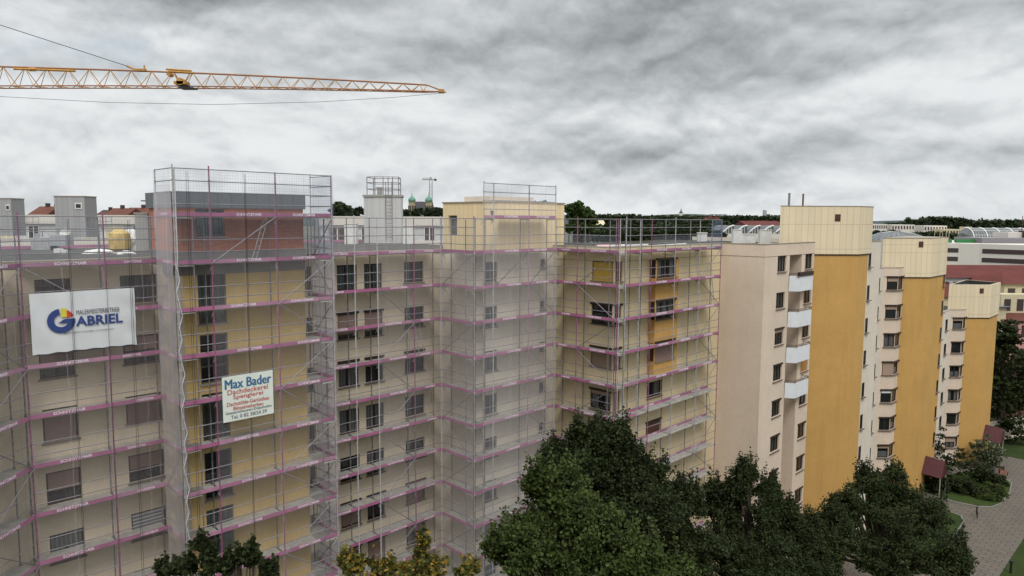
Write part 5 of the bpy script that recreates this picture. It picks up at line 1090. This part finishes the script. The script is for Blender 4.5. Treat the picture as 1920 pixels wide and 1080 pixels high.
def grey_box(u0, uc, u1, v, y, label, dish=False):
    a = px(u0, v, y); c = px(uc, v, y); b = px(u1, v, y); o = empty('lift_house', (a[0], y, 25), label, 'lift house', 'grey metal lift houses on the far wing'); h = a[2] - 25; w = c[0] - a[0]; w2 = b[0] - c[0]
    dp = abs(c[0]) / (abs(b[0]) / y) - y; dp = max(1.2, abs(c[0] / (b[0] / y)) - y); m = MB(); m.prism([(0, 0), (w, 0), (w, dp), (0, dp)], 0, h); link('wall', m.mesh('wall', 'grey_cladding'), o)
    m = MB(); m.prism([(-.05, -.05), (w + .05, -.05), (w + .05, dp + .05), (-.05, dp + .05)], h, h + .08); link('roof_edge', m.mesh('roof_edge', 'cap_metal'), o)
    m = MB(); m.box(w * .68, w * .92, -.06, 0, h - 1.2, h - .6, 0); m.box(w * .72, w * .88, -.08, -.06, h - 1.08, h - .72, 1); link('window', m.mesh('window', ['white_frame', 'glass']), o)
    m = MB()
    for k in range(5): m.tube((w + .1 + k * .35, .3 + k * .4, h - 2.9), (w + .1 + k * .35, .3 + k * .4, h - 1.9), .025, 4)
    for z in (h - 1.9, h - 2.4, h - 2.9): m.tube((w + .1, .3, z), (w + 1.5, 1.9, z), .025, 4)
    link('railing', m.mesh('railing', 'galvanised_dark'), o)
    if dish:
        m = MB(); m.lathe([(0, 0), (.35, .05), (.55, .16), (.6, .22)], 14); d = m.mesh('satellite_dish', 'vent_white', True); q = link('satellite_dish', d, o, loc=(w * .48, -.6, h - 3.6)); q.rotation_euler = (R(70), 0, R(-10))
grey_box(101, 158, 180.5, 368.5, 70, 'grey metal lift house with a satellite dish beyond the left roof', True); grey_box(-10, 20, 45, 372.5, 74, 'grey metal lift house cut by the left picture edge')
for a in ((46, 75, 410, 386, 130, 'far_cream', 'tile_orange', 'house with orange-red roof left of the grey lift house with the dish'), (62, 104, 410, 387, 145, 'far_cream', 'tile_dark', 'house with dark brown dormer roof left of the grey lift house with the dish'), (172, 200, 411, 393, 150, 'far_cream', 'tile_dark', 'low dark roofed house right of the grey lift house with the dish'), (190, 226, 412, 389.5, 135, 'far_cream', 'tile_orange', 'orange tile roofed house left of the tower'), (222, 290, 412, 388.5, 140, 'far_cream', 'tile_orange', 'wide orange tile roofed house nearest the brick topped tower')):
    house(a[7], *a[:5], a[5], a[6])
# church
def church():
    y = 340; c = px(790, 395, y); o = empty('church', (c[0], y, 0), 'twin towered stone church with green onion domes', 'church'); k = y / FPX
    zt = px(790, 378, y)[2]; zr = px(790, 377, y)[2]
    m = MB(); w = 17 * k; P = [(-w, 0, 0), (w, 0, 0), (w, 22, 0), (-w, 22, 0)]; m.box(-w, w, 0, 22, 0, px(0, 402, y)[2]); link('wall', m.mesh('wall', 'church_stone'), o)
    m = MB(); ze = px(0, 400, y)[2]; m.quad([(-w, -.5, ze), (w, -.5, ze), (w, 10, zr), (-w, 10, zr)]); m.quad([(-w, 10, zr), (w, 10, zr), (w, 22, ze), (-w, 22, ze)]); m.quad([(-w, -.5, ze), (-w, 10, zr), (-w, 22, ze)]); m.quad([(w, -.5, ze), (w, 22, ze), (w, 10, zr)]); link('roof', m.mesh('roof', 'slate'), o)
    for u in (773.5, 805):
        x = px(u, 380, y)[0] - c[0]; m = MB(); r = 6.2 * k; n = 8; z1 = px(0, 375.5, y)[2]
        m.lathe([(r * 1.2, 0), (r * 1.15, z1 - 6), (r * 1.25, z1 - 5.8), (r, z1 - 5.6), (r, z1), (r * 1.15, z1 + .2), (0, z1 + .4)], 8, (x, -2))
        t = link('tower', m.mesh('tower', 'church_stone'), o)
        m = MB(); 
        for a in range(8):
            t2 = 2 * math.pi * (a + .5) / 8; m.box(x + r * .95 * math.cos(t2) - .35, x + r * .95 * math.cos(t2) + .35, -2 + r * .95 * math.sin(t2) - .2, -2 + r * .95 * math.sin(t2) + .2, z1 - 4.6, z1 - 1.6)
        link('window', m.mesh('window', 'far_band'), t)
        m = MB(); h = px(0, 361, y)[2] - z1; m.lathe([(r * .9, z1 + .2), (r * 1.12, z1 + h * .18), (r * 1.1, z1 + h * .38), (r * .7, z1 + h * .62), (r * .25, z1 + h * .78), (r * .12, z1 + h), (.1, z1 + h * 1.05), (.06, z1 + h * (1.6 if u < 780 else 1.1)), (0, z1 + h * 1.6)], 14, (x, -2)); link('dome', m.mesh('dome', 'copper', True), t)
church()
# trees on the skyline
def skytree(label, u, vtop, y, ru, seed, mat='leaf_far_haze', vb=425, grp='trees of the town behind', leaf=None):
    p = px(u, vtop, y); k = y / FPX; r = ru * k; zt = p[2]; x = p[0]; rn = random.Random(seed); lo = []
    for j in range(6): lo.append((x + rn.uniform(-.6, .6) * r, y + rn.uniform(-.4, .4) * r, zt - rn.uniform(.35, 1.0) * r - .2 * j * r * .3, r * rn.uniform(.38, .6), r * .5, r * rn.uniform(.3, .5)))
    lo.append((x, y, zt - 1.4 * r, r * .95, r * .6, r * .8)); lo.append((x, y, zt - 2.4 * r, r * .95, r * .6, r * .9))
    tree('broadleaf_tree', label, (x, y), lo, mat, leaf or max(.3, r * .10), 22, 26, r * .17, seed, .3, grp, shape=4)
for i, a in enumerate((('dark tree left of the silver lift house, behind the tower net', 636, 378, 100, 22), ('dark tree directly left of the silver lift house', 664, 384, 110, 20), ('tree touching the silver lift house from the right', 758, 391, 120, 10), ('dark tree below the left church dome', 778, 389, 130, 14), ('dark tree below the right church dome', 802, 388, 130, 15), ('dark tree between the church and the cream lift house', 822, 387, 120, 12), ('green tree peeping over the cream lift house', 1010, 368, 90, 24), ('bright green tree right of the cream lift house', 1078, 373, 85, 22), ('green tree beside the bright one, behind the open scaffold railing', 1104, 386, 95, 18))):
    skytree(a[0], a[1], a[2], a[3], a[4], 30 + i, 'leaf_light' if i in (7, 8) else 'leaf_far_haze')
# dark wooded park behind (masses)
def wood(label, name, ctr, seed, mat='leaf_far_haze', leaf=.8, n=60, top=None):
    cl = []
    rn = random.Random(seed)
    for (u, v, y, ru, rv) in ctr:
        p = px(u, v, y); k = y / FPX
        for j in range(n): cl.append((p[0] + rn.uniform(-1, 1) * ru * k, y + rn.uniform(-.5, .5) * ru * k * .6, p[2] + rn.uniform(-1, .6) * rv * k, 6 * k * rn.uniform(.6, 1.4), 5 * k, 4.5 * k * rn.uniform(.6, 1.3)))
    me = leaf_mesh('wood', cl, 34, leaf, mat, seed, shape=4); o = link(name, me); tag(o, label, 'trees', None, 'stuff'); return o
wood('dark wooded park seen through the open scaffold railing', 'park_trees', [(u, 424, 150, 22, 14) for u in range(1165, 1350, 22)] + [(u, 434, 130, 22, 14) for u in range(1130, 1350, 24)] + [(u, 441, 110, 22, 7) for u in range(1110, 1350, 22)], 51, leaf=.7)
wood('dark strip of far trees along the horizon right of the cream lift house', 'far_trees', [(u, 409 + (3 if u > 1200 else 1), 420, 20, 5.5) for u in range(1110, 1470, 24)], 52, leaf=1.6)
wood('dark wooded ridge along the horizon right of the tall lift house', 'ridge_trees', [(u, v, 600, 18, r) for u, v, r in ((1720, 418, 6), (1745, 416, 8), (1765, 416, 9), (1785, 417, 8), (1805, 420, 6), (1830, 422, 6), (1855, 421, 8), (1880, 421, 8), (1905, 421, 7), (1935, 422, 7), (1700, 423, 4), (1680, 424, 3))], 53, leaf=2.2)
wood('dark trees between the glass dome and the white mall', 'park_trees', [(u, v, 250, 16, 6) for u, v in ((1700, 444), (1725, 444), (1750, 443), (1770, 446), (1645, 442), (1670, 441), (1790, 446))], 54, leaf=1.0)
# houses in the town through the railing
for a in ((1111, 1135, 425, 413, 170, 'far_white', 'far_cream', 'white gabled house behind the open scaffold railing'), (1170, 1190, 424, 415, 210, 'far_cream', 'tile_dark', 'small cream house among the park trees'), (1233, 1248, 424, 417, 220, 'far_cream', 'tile_dark', 'narrow cream house among the park trees'), (1172, 1190, 436, 428, 140, 'far_white', 'far_pale_grey', 'pale low building in front of the park trees'), (1274, 1306, 412.5, 407.5, 500, 'far_cream', 'tile_red', 'far red roofed building beside the church spire'), (1327, 1352, 414, 408, 400, 'far_cream', 'tile_red', 'red roofed building below the blue high-rise'), (1402, 1470, 424, 414, 230, 'far_cream', 'tile_red', 'long dark red roof behind the arched glass roofs'), (1335, 1360, 430, 421, 190, 'far_white', 'tile_dark', 'low dark roof left of the arched glass roofs')):
    house(a[7], *a[:5], a[5], a[6], 14)
for u, lb in ((1332, 'left pointed red turret below the blue high-rise'), (1343, 'right pointed red turret below the blue high-rise')):
    p = px(u, 402 if u < 1340 else 403.5, 398); simple('turret', lb, 'turret', lambda m: (m.tube((p[0], 398, 0), (p[0], 398, p[2] - 2.5), 1.3, 8), m.lathe([(1.9, p[2] - 2.6), (0, p[2])], 8, (p[0], 398))), 'tile_red')
p = px(1277, 395, 520); simple('church_tower', 'slender pale church tower on the horizon', 'church tower', lambda m: (m.tube((p[0], 520, 0), (p[0], 520, p[2] - 1.6), 1.35, 8, i=0), m.lathe([(1.5, p[2] - 1.6), (1.1, p[2] - .9), (.4, p[2] - .3), (.4, p[2] + .3), (.08, p[2] + 1.6), (0, p[2] + 1.6)], 8, (p[0], 520), 1)), ['far_white', 'slate'])
a = px(1338, 401.5, 600); b = px(1363, 401.5, 600)
def hr(m):
    m.box(a[0], b[0], 600, 612, 0, a[2], 0)
    for k in range(4): m.box(a[0] - .1, b[0] + .1, 599.9, 600, a[2] - 1.4 - k * 2, a[2] - .6 - k * 2, 1)
simple('high_rise', 'blue glass high-rise on the horizon', 'building', hr, ['blue_glass', 'far_white'])
p = px(1434, 394, 450); simple('chimney', 'tall thin grey industrial chimney on the horizon', 'chimney', lambda m: m.tube((p[0], 450, 0), (p[0], 450, p[2]), 1.4, 12, 1.2), 'far_grey')
# arched glass roofs
def arch_hall():
    y = 120; a = px(1352, 452, y); b = px(1475, 452, y); zt = px(1400, 423, y)[2]; o = empty('market_hall', (a[0], y, 0), 'white hall with a row of arched glass roofs behind the corner block', 'building'); w = b[0] - a[0]; zw = px(1352, 437, y)[2]
    m = MB(); m.box(0, w, 0, 10, 0, zw); link('wall', m.mesh('wall', 'far_white'), o); n = 5
    for k in range(n):
        x0 = w * k / n; x1 = w * (k + 1) / n; m = MB(); s = 8
        for j in range(s):
            t0, t1 = j / s, (j + 1) / s; f = lambda t: (x0 + (x1 - x0) * (.15 + .8 * t), zw + (zt - zw) * math.sin(min(1, t * .9 + .1) * math.pi * .5))
            (xa, za), (xb, zb) = f(t0), f(t1); m.quad([(xa, 0, za), (xb, 0, zb), (xb, 9, zb), (xa, 9, za)], 0)
            m.quad([(xa, -.05, zw), (xb, -.05, zw), (xb, -.05, zb - .15), (xa, -.05, za - .15)], 0); m.tube((xa, -.05, za), (xb, -.05, zb), .12, 4, i=1)
            if j % 2 == 0: m.tube((xa, -.06, zw), (xa, -.06, za), .05, 4, i=1)
        link('glass_roof', m.mesh('glass_roof', ['roof_glass', 'white_frame']), o)
arch_hall()
# right side: hospital strips, dome, mall, red roofs, pink house
for a in ((1632, 1664, 434, 434, 330, 'far_white', 'far_white', 'left part of the long white building under the ridge'), (1672, 1715, 435, 435, 330, 'far_white', 'far_white', 'middle part of the long white building under the ridge'), (1733, 1776, 437, 437, 330, 'far_white', 'far_white', 'white building right of the dark firs under the ridge'), (1770, 1814, 441, 441, 320, 'far_cream', 'far_cream', 'cream stepped building under the ridge')):
    v = a[2] - 14 + (3 if 'cream' in a[7] else 0); house(a[7], a[0], a[1], v, v, a[4], a[5], a[6], 14, wins=8, rows=3, cat='building', group='long buildings under the ridge', name='institution_building')
q = px(1792, 420, 325); simple('stair_head', 'small cream block on top of the stepped building under the ridge', 'building', lambda m: m.box(q[0], q[0] + 3, 318, 322, 20, 24.6), 'far_cream')
def dome():
    y = 150; c = px(1680, 448, y); k = y / FPX; o = empty('glass_dome', (c[0], y, 0), 'flat ribbed glass dome behind the middle cream lift house', 'dome'); zt = px(1675, 433.5, y)[2]; zb = px(1675, 450, y)[2]; r = 52 * k
    m = MB(); m.lathe([(r, zb), (r * .85, zb + (zt - zb) * .4), (r * .55, zb + (zt - zb) * .75), (r * .2, zb + (zt - zb) * .96), (0, zt)], 32); link('glazing', m.mesh('glazing', 'roof_glass', True), o)
    m = MB()
    for j in range(32):
        t = 2 * math.pi * j / 32; P = [(r, zb), (r * .85, zb + (zt - zb) * .4), (r * .55, zb + (zt - zb) * .75), (r * .2, zb + (zt - zb) * .96)]
        for (r0, z0), (r1, z1) in zip(P, P[1:]): m.tube((r0 * math.cos(t), r0 * math.sin(t), z0 + .05), (r1 * math.cos(t), r1 * math.sin(t), z1 + .05), .05, 4)
    link('ribs', m.mesh('ribs', 'far_grey'), o); m = MB(); m.tube((0, 0, 0), (0, 0, zb), r * .98, 32); link('base', m.mesh('base', 'far_white'), o)
dome()
def mall():
    y = 125; a = px(1771, 456, y); o = empty('shopping_mall', (a[0], y, 0), 'large curved white building with dark window bands at the right edge', 'building'); k = y / FPX; Z = lambda v: px(1800, v, y)[2]
    pts = [(0, 0), (20 * k, -1), (45 * k, -3), (160 * k, -18), (230 * k, -30), (230 * k, 20), (0, 22)]
    m = MB(); m.prism(pts, 0, Z(456)); link('wall', m.mesh('wall', 'far_white'), o)
    for (v0, v1) in ((465, 473), (481, 489)):
        m = MB(); e = .06
        for (p0, p1) in ((pts[0], pts[1]), ((48 * k, -3.4), pts[3]), (pts[3], pts[4])): f_, l_ = F2(p0, p1); bar(f_, m, 0, l_, -.02, .06, Z(v1), Z(v0))
        link('window_band', m.mesh('window_band', 'far_band'), o)
    m = MB(); m.box(0, 27 * k, 2, 6, Z(456), Z(449)); m.box(35 * k, 100 * k, 2, 2.4, Z(456), Z(449)); link('green_parapet', m.mesh('green_parapet', 'green_paint'), o)
    m = MB(); m.box(70 * k, 230 * k, 0, 8, Z(456) - .2, Z(446)); link('plant_screen', m.mesh('plant_screen', 'galvanised_dark'), o)
    xr = lambda q, yy: (a[0] + q * k) * (y + yy) / y - a[0]; ZZ = lambda v, yy: px(1800, v, y + yy)[2]
    m = MB(); m.box(xr(118, 4), xr(230, 4), 4, 8, Z(452), ZZ(435, 4)); link('roof_block', m.mesh('roof_block', 'far_white'), o)
    m = MB(); n = 14; r = 18 * k; m2 = MB(); y0 = 16; zc = ZZ(450, y0); zt = ZZ(427, y0); X0, X1 = xr(40, y0), xr(165, y0)
    for j in range(n):
        t0, t1 = math.pi * j / n, math.pi * (j + 1) / n; f = lambda t: (y0 - r * 1.5 * math.cos(t), zc + (zt - zc) * math.sin(t))
        (ya, za), (yb, zb) = f(t0), f(t1); m.quad([(X0, ya, za), (X1, ya, za), (X1, yb, zb), (X0, yb, zb)])
        g = lambda t: X0 - r * .55 * math.sin(t)
        m.quad([(X0, ya, za), (X0, yb, zb), (g(t1), yb, zc + (zb - zc) * .55), (g(t0), ya, zc + (za - zc) * .55)]); m.quad([(g(t0), ya, zc), (g(t0), ya, zc + (za - zc) * .55), (g(t1), yb, zc + (zb - zc) * .55), (g(t1), yb, zc)])
        for q in range(6): x = X0 + (X1 - X0) * q / 5; m2.tube((x, ya, za), (x, yb, zb), .10, 4)
        if j % 2 == 0: m2.tube((X0, ya, za), (X1, ya, za), .035, 4)
    for q in range(26): x = X0 + (X1 - X0) * q / 25; [m2.tube((x, *f(math.pi * j / n)), (x, *f(math.pi * (j + 1) / n)), .03, 3) for j in range(0, 7)]
    link('barrel_roof', m.mesh('barrel_roof', 'roof_glass'), o); link('barrel_ribs', m2.mesh('barrel_ribs', 'white_frame'), o)
mall()
house('long house with the dark red tiled roof in front of the white mall', 1768, 1960, 520, 500, 100, 'far_pale_grey', 'tile_red', 9, wins=12, group='red roofed houses on the right')
house('low red roofed house between the two right ochre towers', 1758, 1800, 556, 535, 92, 'far_cream', 'tile_red', 5, group='red roofed houses on the right')
house('cream house with a hipped red roof at the right edge', 1884, 1990, 532, 513, 93, 'far_cream', 'tile_red', 8, group='red roofed houses on the right', hip=.3, wins=4, rows=1)
house('pale yellow low house part with balcony at the right edge', 1878, 1950, 552, 552, 91, 'far_cream', 'tile_red', 2, group='red roofed houses on the right', wins=3)
house('pink rendered house with orange-red roof at the right edge', 1882, 1990, 601, 580, 89.5, 'pink_house', 'tile_orange', 6, group='red roofed houses on the right', wins=7, rows=3)
a = px(1878, 577, 88); b = px(1903, 577, 88)
simple('shed_roof', 'blue-grey standing seam metal roof beside the farthest ochre tower', 'roof', lambda m: (m.box(a[0], b[0], 89.5, 94, 0, a[2] - .1, 1), m.quad([(a[0] - .3, 89, a[2]), (b[0] + .6, 89, a[2]), (b[0] - .4, 94.3, px(0, 560, 94)[2]), (a[0] - .3, 94.3, px(0, 560, 94)[2])], 0)), ['blue_roof', 'far_cream'])
for k, u in enumerate((1707, 1710, 1714, 1753, 1763, 1768, 1775, 1780)):
    p = px(u, 429, 200); simple('flagpole', 'thin white flagpole behind the middle cream lift house', 'flagpole', lambda m: (m.tube((p[0], 200, 0), (p[0], 200, p[2]), .12, 6, .06),), 'far_cream', 'row of thin flagpoles')
p = px(1916, 430, 130); simple('mast', 'red-brown antenna mast at the right picture edge', 'mast', lambda m: (m.box(p[0] - .6, p[0] + 1.5, 128, 130, 20, px(0, 423, 130)[2]), m.tube((p[0], 130, 24), (p[0], 130, px(0, 395, 130)[2]), .06, 5)), 'tile_dark')
# scattered town roofs so the plain is built up
q3 = px(1776, 405, 660)
simple('water_tower', 'squat grey-green water tower rising above the wooded ridge', 'water tower', lambda m: (m.tube((q3[0], 660, 0), (q3[0], 660, q3[2] - 1.5), 2.4, 12), m.tube((q3[0], 660, q3[2] - 3), (q3[0], 660, q3[2]), 4.0, 12)), 'far_grey')
rn = random.Random(12)
for k in range(46):
    u = rn.uniform(1100, 1900); y = rn.uniform(230, 520); 
    if 1460 < u < 1640: continue
    h = rn.uniform(9, 15); p0 = px(u, 411, y); o = empty('house', (p0[0], y, 0), 'small distant town house with tiled roof in the built-up plain', 'house', 'distant town houses'); w = rn.uniform(9, 18)
    m = MB(); m.box(0, w, 0, 9, 0, h - 3); link('wall', m.mesh('wall', rn.choice(['far_white', 'far_cream', 'far_grey'])), o); m = MB(); P = [(-.4, -.4, h - 3), (w + .4, -.4, h - 3), (w + .4, 9.4, h - 3), (-.4, 9.4, h - 3), (-.4, 4.5, h), (w + .4, 4.5, h)]
    for f in ((0, 1, 5, 4), (2, 3, 4, 5), (1, 2, 5), (3, 0, 4)): m.quad([P[j] for j in f])
    link('roof', m.mesh('roof', rn.choice(['tile_red', 'tile_dark', 'tile_orange'])), o)

# unseen block added behind the viewer to shade the lower storeys
bO = empty('apartment_building', (-30, -24, 0), 'added unseen beige block behind the viewer, shading the lower storeys', 'building')
fo = Fr((60, -24), R(180)); ho = [(6 + 6 * c, 7.6 + 6 * c, ZL[k] - 1.3, ZL[k]) for c in range(15) for k in range(8)]
wall(bO, fo, 0, 100, G0, 25.3, 'stucco_beige', ho)
m = MB(); m.box(-40, 60, -36, -24.02, 0, 25.2); m.build('roof', 'roof_gravel', bO)
m = MB(); bar(fo, m, 0, 100, -.14, -.10, 2, 24.6); m.build('pane', 'glass', bO)

# unseen trees added outside the view so their crowns shade the lower storeys
for i_, (x, y, zt, r, lb) in enumerate(((-9, 9, 15, 4, 'added unseen shading tree below the viewer, toward the left block'), (5, 10, 14, 4.2, 'added unseen shading tree below the viewer, in the middle of the court'), (17, 17, 14, 4.5, 'added unseen shading tree right of the viewer, near the bare wall'), (36, 34, 16, 5, 'added unseen shading tree on the lawn, nearest to the path bend'), (52, 47, 17, 5, 'added unseen shading tree on the lawn across from the middle ochre tower'), (66, 58, 17, 5, 'added unseen shading tree on the lawn across from the farthest ochre tower'))):
    tree('maple_tree', lb, (x, y), [(x, y, zt - r * .8, r, r, r * .8), (x + r * .5, y, zt - r * 1.5, r * .8, r * .8, r * .8), (x - r * .5, y + 1, zt - r * 1.5, r * .8, r * .8, r * .8), (x, y, zt - r * 1.9, r, r, r * .8)], 'leaf_dark', .5, 40, 26, 1.1, 70 + i_)
